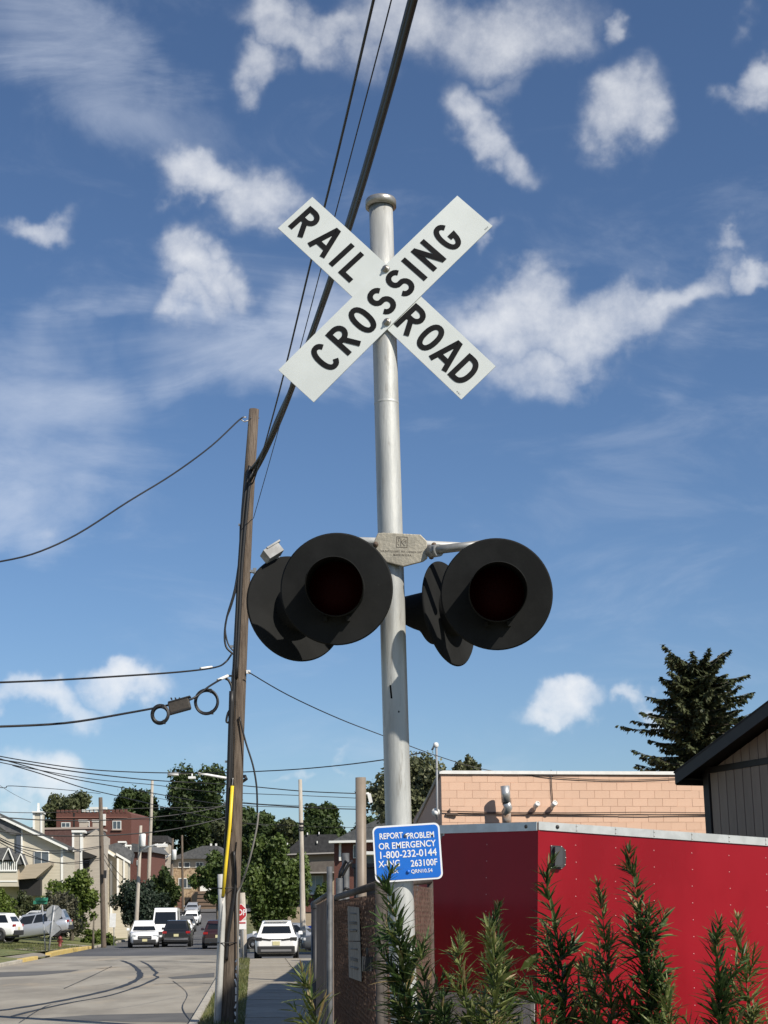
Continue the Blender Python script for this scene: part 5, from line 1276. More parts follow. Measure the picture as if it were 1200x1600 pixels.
class House:
    """facade laid out in photograph pixels on a vertical plane at distance Y, turned by rz; pieces are real boxes behind it"""
    def __init__(s, name, label, Y, px, rz=0.0, cat='house', group=None):
        p = P(px, 1440, Y); s.Y = Y; s.o = Vector((p.x, Y, 0)); s.d = Vector((math.cos(rz), math.sin(rz), 0)); s.n = Vector((s.d.y, -s.d.x, 0))
        s.T = thing(name, label, cat, (p.x, Y, hgt(Y)), 0, group); s.z0 = hgt(Y)
    def q(s, x, y, o=0.0):                     # where the pixel meets the facade plane pushed out by o
        d = ray(x, y); b = s.o + s.n * o; return CAMP + d * ((b - CAMP).dot(s.n) / d.dot(s.n))
    def uv(s, x, y): v = s.q(x, y); return (v - s.o).dot(s.d), v.z
    def w(s, u, z, o=0.0): v = s.o + s.d * u + s.n * o; return Vector((v.x, v.y, z))
    def slab(s, name, px, o0, o1, m, parent=None):
        """polygon in pixels (clockwise on the picture), from offset o0 (front) back to o1"""
        uvs = [s.uv(*p) for p in px]; n = len(uvs); mb = MB()
        vs = [s.w(u, z, o0) for u, z in uvs] + [s.w(u, z, o1) for u, z in uvs]
        mb.add(vs, [tuple(reversed(range(n))), tuple(range(n, 2 * n))] + [(i, (i + 1) % n, (i + 1) % n + n, i + n) for i in range(n)])
        return mb.build(name, m, parent or s.T, world=True)
    def rect(s, name, x0, y0, x1, y1, o0, o1, m, parent=None): return s.slab(name, [(x0, y0), (x1, y0), (x1, y1), (x0, y1)], o0, o1, m, parent)
    def tobase(s, name, px, o0, o1, m, parent=None):
        """like slab, the last two points are dropped down to the ground"""
        uvs = [s.uv(*p) for p in px]; uvs[-1] = (uvs[-1][0], s.z0 - .3); uvs[-2] = (uvs[-2][0], s.z0 - .3); n = len(uvs); mb = MB()
        vs = [s.w(u, z, o0) for u, z in uvs] + [s.w(u, z, o1) for u, z in uvs]
        mb.add(vs, [tuple(reversed(range(n))), tuple(range(n, 2 * n))] + [(i, (i + 1) % n, (i + 1) % n + n, i + n) for i in range(n)])
        return mb.build(name, m, parent or s.T, world=True)
    def window(s, x0, y0, x1, y1, panes=2, o=0.0, glass=None, frame=None, fw=1.1):
        g = glass or M_HGLASS; fr = s.rect('window', x0, y0, x1, y1, o + .05, o - .05, frame or M_WTRIM); k = (x1 - x0 - fw) / panes
        for i in range(panes): s.rect('pane', x0 + fw + k * i, y0 + fw, x0 + k * (i + 1), y1 - fw, o + .065, o + .02, g, fr)
        return fr
    def rail(s, name, a, b, th, o0, o1, m, parent=None):
        """bar along a line of pixels, th pixels thick"""
        return s.slab(name, [a, b, (b[0], b[1] + th), (a[0], a[1] + th)], o0, o1, m, parent)
# cream townhouse with gable end
h = House('townhouse', 'cream townhouse with white rake boards and two pane gable window', 126, 60, R(6))
h.tobase('wall', [(-62, 1272), (-30, 1262), (97, 1323), (97, 1440), (-62, 1440)], 0, -11, M_CREAM)
h.rail('rake_board', (-34, 1257), (106, 1323), 5.5, .55, -.1, M_WTRIM)
h.rail('roof', (-34, 1254.5), (107, 1321), 2.5, .6, -11.5, M_GROOF)
h.rect('corner_board', 95, 1325, 98.5, 1400, .06, -.05, M_WTRIM)
h.rect('corner_board', 33, 1294, 35.6, 1340, .16, -.05, M_WTRIM)
h.window(53, 1330, 77, 1351, 2, .05)
h.rect('downpipe', 26, 1303, 32, 1336, .20, .02, mat('slate blue pipe', (.07, .085, .11), rough=.6))
h.slab('gable_panel', [(-20, 1268), (0, 1277), (33, 1294), (33, 1304), (18, 1304), (0, 1292), (-20, 1284)], .3, .02, mat('slate gable', (.085, .085, .09), (.12, .12, .12), scale=3, rough=.9))  # dark grey roof and wall area under the rake
# stepped lower roofs and balcony
h.slab('porch_roof', [(-30, 1330), (20, 1326), (27, 1345), (-30, 1346)], 2.6, .05, M_GROOF)
h.rail('porch_rake', (20, 1326), (28, 1345), 3, 2.75, 2.4, M_WTRIM); h.rail('porch_rake', (20, 1326), (11, 1345), 3, 2.75, 2.4, M_WTRIM)
h.slab('porch_roof', [(25, 1336), (38, 1334.5), (45, 1352), (32, 1352)], 2.2, .05, M_GROOF)
h.rail('porch_rake', (38, 1334), (45, 1352), 3, 2.35, 2.0, M_WTRIM); h.rail('porch_rake', (38, 1334), (30, 1352), 3, 2.35, 2.0, M_WTRIM)
h.slab('skirt_roof', [(33, 1354), (85, 1348), (84, 1353), (60, 1373), (33, 1375)], 1.9, .05, mat('tan skirt shingles', (.33, .28, .21), (.39, .33, .25), scale=3, stretch=(.3, 1, 5), rough=.9))
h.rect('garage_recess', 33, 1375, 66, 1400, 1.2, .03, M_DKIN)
h.rect('balcony_wall', -30, 1362, 33, 1386, 2.4, .05, M_CREAM)
h.rect('balcony_cap', -30, 1360.5, 33, 1363, 2.5, 2.2, M_WTRIM)
for i in range(14): h.rect('baluster', -8 + i * 3, 1348, -6.6 + i * 3, 1361, 2.42, 2.34, M_WTRIM)
h.rect('balcony_band', -30, 1377, 33, 1379, 2.45, 2.2, M_WTRIM)
ch = h.rect('chimney', 45, 1266, 60, 1320, -3, -4.4, M_CREAM)
for x in (44.4, 56.6): h.rect('chimney_trim', x, 1266, x + 3, 1318, -2.94, -4.5, M_WTRIM, ch)
h.rect('chimney_cap', 43.5, 1264, 61.5, 1267, -2.8, -4.6, M_WTRIM, ch)
h.rect('flue', 51, 1250, 54, 1264, -3.3, -3.7, M_WTRIM, ch)
h2 = House('townhouse', 'next cream townhouse with white trimmed chimney left of the wooden pole', 142, 130, R(6))
h2.tobase('wall', [(96, 1330), (112, 1322), (150, 1296), (160, 1302), (160, 1440), (96, 1440)], 0, -10, M_TAUPE)
h2.rail('roof', (112, 1302), (152, 1292), 3.5, -2.2, -11, M_GROOF)
h2.slab('wing_roof', [(96, 1328), (118, 1325), (112, 1340), (97, 1344)], 1.8, .02, M_GROOF)
ch = h2.rect('chimney', 115, 1300, 130, 1362, 1.2, .02, M_TAUPE)
for x in (114.6, 127): h2.rect('chimney_trim', x, 1300, x + 3.2, 1361, 1.26, -.05, M_WTRIM, ch)
h2.rect('chimney_cap', 114, 1298.5, 135, 1302, 1.4, -.4, M_WTRIM, ch)
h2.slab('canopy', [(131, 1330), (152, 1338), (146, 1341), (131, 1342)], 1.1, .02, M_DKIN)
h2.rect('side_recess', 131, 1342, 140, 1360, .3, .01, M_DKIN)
h2.window(100, 1351, 108, 1362, 1, .04)
h3 = House('townhouse', 'cream gabled townhouse with paired chimneys right of the wooden pole', 150, 180, R(8))
h3.tobase('wall', [(158, 1322), (166, 1325), (200, 1346), (200, 1440), (158, 1440)], 0, -10, M_CREAM)
h3.rail('rake_board', (162, 1325), (181, 1337), 4, .5, -.1, M_WTRIM); h3.rail('rake_board', (182, 1333), (204, 1346), 4, .9, -.1, M_WTRIM)
h3.slab('roof', [(160, 1323), (184, 1316), (208, 1330), (204, 1346), (182, 1334)], -.3, -9, M_GROOF)
h3.rect('corner_board', 172, 1345, 175.5, 1442, .08, -.05, M_WTRIM); h3.rect('corner_board', 183, 1342, 186, 1400, .9, -.05, M_WTRIM); h3.rect('corner_board', 193, 1345, 195, 1380, .9, -.05, M_WTRIM)
h3.slab('bay', [(183, 1341), (200, 1347), (200, 1400), (183, 1400)], .8, .02, M_CREAM)
for (x0, x1, y0) in ((184.5, 196, 1314.5), (197, 203.5, 1319)):
    ch = h3.rect('chimney', x0, y0, x1, 1345, -1.2 if x0 < 190 else -3, -4.2, M_TAUPE)
    for x in (x0 - .4, x1 - 1.4): h3.rect('chimney_trim', x, y0, x + 1.8, 1343, -1.1 if x0 < 190 else -2.9, -4.3, M_WTRIM, ch)
    h3.rect('chimney_cap', x0 - .8, y0 - 1, x1 + .8, y0 + 1.5, -1.0 if x0 < 190 else -2.8, -4.4, M_WTRIM, ch)
h3.window(163, 1363, 167, 1374, 1, .04)
hb = House('brown_roof_house', 'long brown red roof with pale ridge behind the townhouses', 172, 90, 0)
hb.slab('roof', [(58, 1296), (150, 1294), (150, 1330), (58, 1330)], 0, -6, M_BROOF); hb.rail('ridge', (60, 1293.5), (152, 1292), 3, .1, -6.2, mat('pale ridge', (.36, .29, .25), rough=.8))
hb.tobase('wall', [(60, 1328), (150, 1328), (150, 1440), (60, 1440)], -.8, -6, M_TAUPE)
for (x, y) in ((81, 1308), (98, 1318)): hb.rect('roof_vent', x, y, x + 2, y + 4, .3, .01, M_WTRIM)
for (x0, x1, y0) in ((121, 133, 1281), (142, 153, 1281)):
    ch = hb.rect('chimney', x0, y0, x1, 1310, -1, -2.2, M_TAUPE); hb.rect('chimney_cap', x0 - 1, y0 - 1, x1 + 1, y0 + 2, -.9, -2.3, M_WTRIM, ch)
# brick house with battlements
hk = House('battlement_house', 'dark red brick building with battlement parapet on the hill', 205, 150, R(-5), 'building')
hk.tobase('wall', [(88, 1270), (199, 1268), (199, 1440), (88, 1440)], 0, -12, M_BRICK)
hk.slab('side_wall', [(199, 1268), (205, 1272), (205, 1330), (199, 1330)], -.02, -9, M_BRICK)
for i in range(17):
    x = 88.5 + i * 6.6
    if 126 < x < 160: continue
    hk.rect('merlon', x, 1265.5 - i * .1, x + 3.6, 1270, .05, -.5, M_BRICK)
hk.rect('parapet_beam', 140, 1261, 166, 1264.5, .1, -.6, M_WTRIM)
for i in range(5): hk.rect('parapet_block', 128.3 + i * 6.8, 1265, 132 + i * 6.8, 1268.6, .1, -.5, M_WTRIM)
hk.rect('brick_band', 88, 1276.5, 199, 1278, .10, -.1, mat('brick band', (.24, .11, .085), rough=.9))
hk.window(176, 1282.5, 189.5, 1296, 2, .03); hk.rect('sill', 175, 1296, 191, 1297.6, .2, -.05, mat('stone sill', (.34, .25, .2), rough=.9))
hk.window(96, 1285, 110, 1293, 2, .03); hk.rect('downpipe', 160, 1272, 165.5, 1290, .3, .01, M_WTRIM); hk.rect('dark_slot', 114.5, 1269, 117, 1300, .04, -.1, M_DKIN)
hk.window(135, 1283, 140, 1294, 1, .03)
hr = House('hill_house', 'grey roofed brick house behind the transformer pole', 185, 225, R(-4))
hr.tobase('wall', [(200, 1330), (236, 1332), (236, 1440), (200, 1440)], 0, -8, M_BRICK)
hr.slab('roof', [(196, 1331), (208, 1318), (232, 1321), (242, 1332)], .5, -8.5, M_GROOF)
hr.window(214, 1344, 219, 1352, 1, .04)
hs = House('hill_house', 'charcoal roofed white gabled house up the hill', 215, 250, R(3))
hs.tobase('wall', [(228, 1316), (264, 1318), (264, 1440), (228, 1440)], 0, -7, M_TAUPE)
hs.slab('roof', [(206, 1316), (214, 1306), (262, 1306), (266, 1317)], .5, -7.5, M_KROOF)
hs.slab('dormer', [(250, 1324), (256, 1318), (259, 1316), (259, 1337), (254, 1337)], .8, .02, M_WTRIM)
hs.rail('dormer_trim', (246, 1322), (263, 1321), 2.5, 1.0, .5, M_WTRIM)
hs.rail('dormer_trim', (258, 1340), (268, 1334), 2.5, 1.0, .5, M_WTRIM)
# stone house at the top of the street
st_ = House('stone_house', 'tan rubble stone house with grey hipped roof atop the street', 222, 300, R(-2))
st_.tobase('wall', [(267, 1340), (360, 1340), (360, 1440), (267, 1440)], 0, -10, M_STONE)
st_.rect('upper_siding', 270, 1341, 356, 1356, .06, -.05, M_TAUPE)
st_.slab('roof', [(264, 1342), (318, 1322), (340, 1322), (368, 1342)], .9, -10, M_GROOF)
for x in (325, 333): 
    p_ = st_.rect('roof_vent', x, 1317, x + 2.4, 1324, -2, -2.5, M_WTRIM)
st_.window(279, 1372, 299.5, 1388, 3, .05); st_.window(279, 1347, 297, 1356, 2, .1); st_.window(306, 1347, 318, 1356, 2, .1)
gd_ = st_.rect('garage_door', 276, 1402, 287, 1424, .05, -.05, mat('brown garage door', (.13, .065, .048), (.16, .08, .06), scale=3, rough=.7))
gd2 = st_.rect('garage_door', 289, 1402, 301, 1424, .05, -.05, M_DKIN)
for i in range(4):
    y = 1405 + i * 5; st_.rect('door_panel', 277, y, 286, y + 4, .09, .02, MATS['brown garage door'], gd_)
st_.slab('retaining_wall', [(301, 1401), (306, 1393), (340, 1392), (340, 1426), (301, 1426)], 1.5, .02, mat('brown retaining wall', (.155, .105, .075), (.20, .14, .10), scale=3, stretch=(.4, 1, 4), rough=.9))
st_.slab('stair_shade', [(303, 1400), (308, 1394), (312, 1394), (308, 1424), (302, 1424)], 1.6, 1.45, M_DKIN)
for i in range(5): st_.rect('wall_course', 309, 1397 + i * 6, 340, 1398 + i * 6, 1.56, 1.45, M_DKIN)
st_.rect('white_door', 313, 1383, 330, 1393, .3, .02, M_WTRIM)
# houses on the right behind the pale pole
hk2 = House('hipped_house', 'house with black hipped roof and pale blind window', 135, 490, R(5))
hk2.tobase('wall', [(446, 1338), (528, 1334), (528, 1440), (446, 1440)], 0, -9, mat('tan house siding', (.30, .245, .175), (.34, .28, .20), scale=1.5, stretch=(.3, .3, 5), rough=.85))
hk2.slab('roof', [(440, 1336), (476, 1305), (524, 1304.5), (548, 1332)], .9, -9, M_KROOF)
hk2.rail('fascia', (440, 1335), (528, 1332), 2, .95, .5, mat('grey fascia', (.30, .28, .26), rough=.7))
hk2.slab('porch_roof', [(470, 1364), (484, 1348), (530, 1346), (530, 1364)], 2.2, .02, mat('brown grey shingles', (.095, .082, .072), (.12, .105, .09), scale=4, rough=.95))
hk2.rail('porch_fascia', (470, 1364), (530, 1363), 2, 2.3, 2.0, MATS['grey fascia'])
hk2.window(480.5, 1368, 505, 1396, 2, .06, glass=M_BLIND); hk2.rect('sill', 479, 1396, 506, 1398, .2, .0, M_WTRIM)
hk2.rect('lower_brick', 474, 1398, 528, 1425, .10, -.05, M_BRICK)
for (x, y) in ((479, 1302), (497, 1301), (494, 1315), (448, 1318)): hk2.rect('roof_vent', x, y, x + 1.6, y + 3.5, 1.05, .5, M_WTRIM)
hk3 = House('brick_house', 'red brick house with grey hipped roof behind the taupe post', 118, 575, R(-8))
hk3.tobase('wall', [(522, 1318), (625, 1316), (625, 1440), (522, 1440)], 0, -10, M_BRICK)
hk3.slab('roof', [(517, 1317), (556, 1297), (596, 1280), (640, 1280), (650, 1315)], .8, -10, M_GROOF)
hk3.rail('fascia', (517, 1314.5), (640, 1312), 3.5, .9, .4, M_WTRIM)
hk3.rect('downpipe', 530.5, 1317, 533.5, 1345, .25, .02, M_WTRIM); hk3.window(552, 1320, 560, 1341, 1, .05); hk3.window(572, 1336, 600, 1366, 2, .06)
hk3.rect('awning', 566, 1331, 604, 1336, 1.0, .02, M_WTRIM); hk3.rect('door_green', 575, 1362, 597, 1376, .12, .0, mat('dark green awning', (.01, .05, .035), rough=.6))

# ------------------------------------------------------------------ poles, signs, wires
M_WOOD = mat('weathered pole wood', (.078, .058, .043), (.145, .115, .088), scale=5, stretch=(7, 7, .5), detail=8, rough=.95, bump=.7, bscale=12, spots=((.055, .04, .03), 6, .62, .70))
M_WOODP = mat('pale grey pole wood', (.34, .30, .25), (.44, .40, .34), scale=5, stretch=(6, 6, .5), rough=.95, bump=.3)
M_PVC = mat('grey plastic conduit', (.38, .385, .37), (.46, .46, .44), scale=4, rough=.55, spots=((.24, .23, .21), 5, .6, .7))
M_YGUARD = mat('yellow guy guard', (.78, .58, .03), (.72, .52, .03), scale=6, rough=.45)
def pole_path(pts, Y): return [P(x, y, Y) for x, y in pts]
YP = 27.2
UP = thing('utility_pole', 'leaning weathered wooden utility pole hung with black cables', 'utility pole', tuple(P(357, 1612, YP).xy) + (0,))
pp = [(397, 640), (386, 800), (377, 980), (369.5, 1150), (364, 1340), (359, 1480), (357, 1600)]
ctrp = pole_path(pp, YP); base_ = ctrp[-1] + (ctrp[-1] - ctrp[-2]) * .3; base_.z = -.2
m = MB(); m.tube(ctrp + [base_], [.092, .112, .125, .135, .145, .150, .155, .158], 24); m.build('shaft', M_WOOD, UP, world=True)
def on(px, py, o=.16): return P(px, py, YP - o)
def cable(name, pts, r, par, n=8, m_=None, sm=4):
    """smooth tube through points"""
    V = [Vector(p) for p in pts]; W2 = []
    for i in range(len(V) - 1):
        p0, p1, p2, p3 = V[max(i - 1, 0)], V[i], V[i + 1], V[min(i + 2, len(V) - 1)]
        for k in range(sm):
            t = k / sm; W2.append(.5 * ((2 * p1) + (p2 - p0) * t + (2 * p0 - 5 * p1 + 4 * p2 - p3) * t * t + (3 * p1 - p0 - 3 * p2 + p3) * t ** 3))
    W2.append(V[-1]); mb = MB(); mb.tube(W2, r, n); return mb.build(name, m_ or M_CABK, par, world=True)
# risers up the left flank
cable('riser_cable', [on(390, 728), on(381, 790), on(374, 880), on(370, 960), on(366, 1060), on(361, 1150), on(357, 1240), on(352, 1330), on(347, 1420), on(341, 1500), on(336, 1612)], .030, UP, 8)
cable('riser_cable', [on(392, 734), on(386, 790), on(378, 880), on(374, 960), on(369, 1060)], .035, UP, 8)
cable('riser_cable', [on(395, 735), on(388, 775), on(382, 850), on(378, 900), on(375, 940)], .018, UP, 6)
cable('riser_cable', [on(362, 1080), on(359, 1180), on(355, 1300)], .045, UP, 8)
cable('riser_cable', [on(376, 860), on(367, 920), on(355, 962), on(351, 990), on(353, 1010), on(362, 1020), on(366, 1022)], .018, UP)
cable('riser_cable', [on(379, 840), on(372, 905), on(362, 945), on(352, 975), on(356, 1005), on(368, 1020)], .014, UP)
cable('riser_cable', [on(367, 1030), on(363, 1060), on(364, 1100), on(362, 1125), on(354, 1128), on(356, 1115), on(362, 1105)], .020, UP)
cable('riser_cable', [on(352, 1060), on(359, 1066), on(363, 1090), on(362, 1200), on(357, 1300)], .022, UP)
cable('riser_cable', [on(374, 1120), on(384, 1160), on(395, 1195), on(401, 1230), on(402, 1270)], .016, UP)
cable('riser_cable', [on(365, 1330), on(368, 1370), on(366, 1400), on(360, 1440), on(356, 1470), on(354, 1500)], .028, UP)
cable('riser_cable', [on(404, 1270, .5), on(400, 1300, .5), on(388, 1350, .4), on(376, 1385), on(370, 1405), on(372, 1480), on(371, 1560), on(369, 1612)], .016, UP, m_=mat('dull grey cable', (.22, .21, .19), rough=.8))
cable('ground_wire', [on(375, 820), on(372, 960), on(368, 1100), on(364, 1230), on(362, 1300)], .008, UP, 5)
for (x, y) in ((384, 820), (376, 925), (371, 1010), (366, 1115), (363, 1190), (361, 1255)):
    mb = MB(); q = on(x - 7, y, .13); mb.box(q, (.10, .05, .035)); mb.build('clamp', M_BOLT, UP, world=True)
mb = MB(); c = [P(x, y, YP - .17) for x, y in ((345.5, 1366), (347, 1430), (344, 1500), (340, 1590), (339, 1612))]; mb.tube(c, .062, 14); mb.build('conduit', M_PVC, UP, world=True)
mb = MB(); c = [P(x, y, YP - .22) for x, y in ((363, 1228), (359, 1290), (353, 1350), (348.5, 1401))]; mb.tube(c, .030, 12); mb.build('guy_guard', M_YGUARD, UP, world=True)
cable('guy_wire', [P(364, 1215, YP - .2), P(363, 1228, YP - .22)], .008, UP, 6, M_BOLT); cable('guy_wire', [P(348.5, 1401, YP - .22), P(342, 1500, YP - .26), P(334, 1612, YP - .3)], .010, UP, 6, M_BOLT)
for (y) in (1473, 1388):
    mb = MB(); q = P(350 if y > 1400 else 352, y, YP); mb.tube([q + Vector((.24 * math.cos(R(a)), .24 * math.sin(R(a)), 0)) for a in range(180, 361, 20)], .008, 6); mb.build('strap', M_CABK, UP, world=True)
mb = MB(); mb.tube([on(385, 652, .1), on(379, 652, .1), on(377, 656, .1), on(382, 659, .1), on(388, 657, .1)], .012, 6); mb.tube([on(391, 653, .1), on(405, 653, 0)], .010, 6); mb.build('eye_bolt', M_BOLT, UP, world=True)
mb = MB(); mb.box(on(391, 893, -.0), (.18, .1, .04)); mb.box(on(398, 892, 0), (.06, .06, .10)); mb.build('side_bracket', M_BOLT, UP, world=True)
mb = MB(); mb.box(on(388, 1050, .05), (.07, .07, .06)); mb.build('insulator', M_COPE, UP, world=True)
mb = MB(); r4 = random.Random(8)
for i in range(9): 
    y = 1500 + i * 12; mb.box(on(370 - i * .3, y, .12), (.025, .02, r4.uniform(.06, .14)), Matrix.Rotation(r4.uniform(-.6, .6), 4, 'Y'))
o_ = mb.build('torn_paper', M_COPE, UP, world=True); o_['kind'] = 'stuff'

def wire(name, label, pts, r, cat='cable', m_=None, n=6, group=None):
    """pts: (x, y, distance)"""
    V = [P(*p) for p in pts]; o = thing(name, label, cat, V[0], group=group)
    cable('strand', V, r, o, n, m_ or M_CABK, 5); return o
GW = 'overhead lines between the poles'
# bundle that climbs from the pole over the street and the camera
wire('cable_bundle', 'thick black cable bundle running from the leaning pole overhead', [(392, 735, 27.1), (408, 712, 26.2), (440, 645, 23.5), (487, 520, 19.2), (545, 350, 14.6), (600, 165, 11.6), (647, -10, 9.8), (700, -200, 8.5)], .036, n=10)
wire('cable_bundle', 'second black cable twisted along the thick overhead bundle', [(393, 748, 27.1), (412, 715, 26.2), (443, 646, 23.5), (490, 520, 19.2), (547, 355, 14.6), (602, 170, 11.6), (649, -5, 9.8), (702, -200, 8.5)], .026, n=8)
wire('cable_bundle', 'lower black cable drooping off the overhead bundle', [(390, 755, 27.1), (418, 690, 26), (432, 655, 24.5), (470, 570, 20.6), (520, 420, 16.4), (575, 245, 13.0), (640, 10, 10.2), (690, -200, 8.6)], .024, n=8)
wire('thin_wire', 'thin wire left of the overhead cable bundle', [(388, 770, 27.2), (402, 735, 26.6), (437, 610, 22), (488, 400, 16.5), (530, 230, 13.4), (586, -10, 10.4), (630, -200, 9)], .013)
wire('thin_wire', 'hair thin wire between left wire and overhead bundle', [(396, 810, 27.2), (430, 690, 24), (470, 540, 19.6), (520, 350, 15.5), (570, 160, 12.4), (614, -10, 10.6), (660, -200, 9)], .0065)
wire('service_drop', 'twisted cable sagging away left from top of leaning pole', [(383, 652, 27.2), (374, 656, 27.0), (330, 697, 26.2), (270, 741, 25), (200, 784, 24), (120, 835, 22.8), (50, 866, 22), (-20, 881, 21)], .014)
wire('service_drop', 'cable with white sleeve crossing left below the signal', [(362, 1022, 27), (352, 1035, 27), (335, 1043, 26.6), (280, 1050, 26), (180, 1057, 25), (80, 1063, 24), (-20, 1067, 23)], .016)
mb = MB(); mb.tube([P(313, 1045, 26.4), P(331, 1042.5, 26.6)], .026, 8); mb.build('sleeve', M_COPE, bpy.data.objects['service_drop.001'], world=True)
wire('messenger_cable', 'cable carrying the splice box and two coils', [(363, 1056, 27), (352, 1058, 27), (326, 1073, 26.4), (300, 1092, 26.06), (262, 1102, 26.04), (200, 1114, 25.2), (100, 1130, 24), (-20, 1136, 23)], .018)
mb = MB(); mb.tube([P(340, 1063, 26.8), P(356, 1056, 27)], .028, 8); mb.build('sleeve', M_COPE, bpy.data.objects['messenger_cable'], world=True)
def coil(label, x, y, Y, rpx, th, turns=4):
    c = P(x, y, Y); r = rpx * PXM(Y); o = thing('cable_coil', label, 'cable coil', c); rr = random.Random(int(x))
    for k in range(turns):
        mb = MB(); a0 = rr.uniform(-.02, .02); mb.tube([c + Vector(((r + a0 * .6) * math.cos(R(a)), (k - turns / 2) * th * .9 + .01 * math.sin(R(a * 2)), (r * 1.06 + a0) * math.sin(R(a)))) for a in range(0, 360, 12)], th, 6, close=True); mb.build('loop', M_CABK, o, world=True)
    for a in (70, 190, 300):
        mb = MB(); mb.box(c + Vector((r * math.cos(R(a)), 0, r * 1.06 * math.sin(R(a)))), (.035, .13, .06)); mb.build('tie', M_CABK, o, world=True)
coil('larger round black cable coil hanging beside the pole', 323, 1097, 26.4, 17.5, .020, 5)
coil('smaller black cable coil left of the splice box', 250.5, 1116.5, 25.5, 12.5, .020, 4)
o = thing('splice_box', 'ribbed dark splice box hanging on the cable between two coils', 'splice box', P(281, 1103, 26))
T_ = Matrix.Translation(P(280.5, 1102.5, 26)) @ Matrix.Rotation(R(-15), 4, 'Y')
mb = MB(); mb.box((0, 0, 0), (.36, .16, .20), T_); mb.build('case', mat('brown black splice case', (.040, .034, .028), (.055, .046, .038), scale=20, rough=.7), o, world=True, bevel=.02)
for z in (-.10, .10): mb = MB(); mb.box((0, 0, z), (.38, .18, .02), T_); mb.build('flange', M_TRIMK, o, world=True)
for i in range(5): mb = MB(); mb.box((-.14 + i * .07, 0, .118), (.018, .1, .03), T_); mb.build('rib', M_TRIMK, o, world=True)
wire('thin_wire', 'thin wire falling right from the pole behind the mast', [(388, 1050, 27), (450, 1086, 28), (530, 1123, 30), (600, 1150, 34.5), (680, 1180, 39.2), ] + [(x, y, vp(x, y, .03).y) for x, y in ((760, 1203), (860, 1214), (960, 1219), (1062, 1216), (1090, 1214))], .010)
# lines across the street
def line2(label, pts, r=.014, name='street_wire'): wire(name, label, pts, r, group=GW)
line2('upper dark line crossing the street toward the mast', [(-20, 1178, 62), (60, 1192, 60), (160, 1204, 60), (300, 1208, 60), (430, 1204, 58), (520, 1197, 56), (600, 1187, 52), (660, 1176, 48)], .022)
line2('double line dropping from upper left corner past the far pole', [(-20, 1184, 66), (40, 1193, 68), (120, 1206, 72), (237, 1219, 88), (360, 1226, 90), (470, 1236, 90), (560, 1240, 90), (640, 1243, 92)], .030)
line2('line just below the double line to the far pole', [(-20, 1187, 66), (60, 1203, 70), (150, 1218, 76), (237, 1226, 88), (330, 1237, 90), (470, 1243, 90), (556, 1247, 92)], .020)
line2('heavy line swooping from upper left behind the leaning pole', [(-20, 1180, 66), (30, 1194, 68), (110, 1216, 74), (210, 1234, 82), (300, 1250, 88), (366, 1258, 92), (470, 1262, 94)], .024)
line2('heavy line sagging from upper left to the bushy skyline', [(20, 1196, 66), (70, 1211, 70), (130, 1231, 78), (185, 1244, 84), (260, 1262, 92), (355, 1283, 96), (420, 1290, 97)], .024)
line2('dark line low over the townhouse chimney', [(-20, 1268, 84), (60, 1270, 85), (150, 1266, 86), (250, 1262, 88), (320, 1262, 89), (370, 1256, 90)], .020)
line2('pair line across the townhouse gable', [(-20, 1275, 84), (60, 1281, 85), (150, 1282, 86), (250, 1276, 88), (320, 1266, 89), (370, 1254, 90)], .034)
line2('dark line rising from the gable over the brick parapet', [(-20, 1296, 84), (60, 1305, 85), (150, 1306, 86), (240, 1300, 88), (310, 1288, 89), (370, 1272, 90)], .036)
line2('grey line level behind the leaning pole and maple', [(200, 1280, 92), (300, 1283, 92), (420, 1288, 92), (500, 1292, 92), (620, 1294, 92)], .016)
line2('grey line falling across the dark trees', [(237, 1245, 92), (300, 1258, 92), (350, 1270, 92)], .014)
line2('black pair line from leaning pole to the taupe post', [(366, 1254, 90), (400, 1256.5, 90), (470, 1261, 90), (540, 1264, 90), (660, 1266, 90)], .032)
line2('thin line under the black pair beside the taupe post', [(366, 1252, 90), (420, 1257, 90), (520, 1260, 90), (600, 1262, 90)], .014)
line2('low sagging line in front of cream gable to wooden pole', [(-20, 1298, 80), (20, 1318, 86), (70, 1329, 92), (115, 1328, 97), (159, 1322, 103)], .026)
line2('second low sagging line in front of the cream gable', [(-20, 1302, 80), (20, 1322, 86), (70, 1333, 92), (115, 1331, 97), (159, 1324, 103)], .022)
line2('third low sagging line below the gable window', [(-20, 1305, 80), (30, 1332, 88), (80, 1347, 95), (120, 1347, 99), (159, 1340, 103)], .024)
line2('lowest sagging line below the gable window', [(-20, 1300, 80), (20, 1322, 86), (70, 1344, 94), (115, 1350, 99), (159, 1343, 103)], .020)
line2('line falling from wooden pole to the gabled townhouse', [(160, 1330, 104), (175, 1352, 112), (200, 1378, 120), (230, 1392, 128)], .022)
line2('line falling from wooden pole toward dense evergreen', [(160, 1338, 104), (172, 1358, 110), (190, 1382, 116), (210, 1392, 120)], .020)
line2('thin light line high left of the townhouse chimney', [(-20, 1214, 70), (20, 1240, 90), (48, 1254, 124)], .010)
line2('grey line from left over the far tree to the pole top', [(-20, 1228, 66), (8, 1231, 66), (20, 1228, 67), (100, 1234, 80), (157, 1240, 103)], .016)

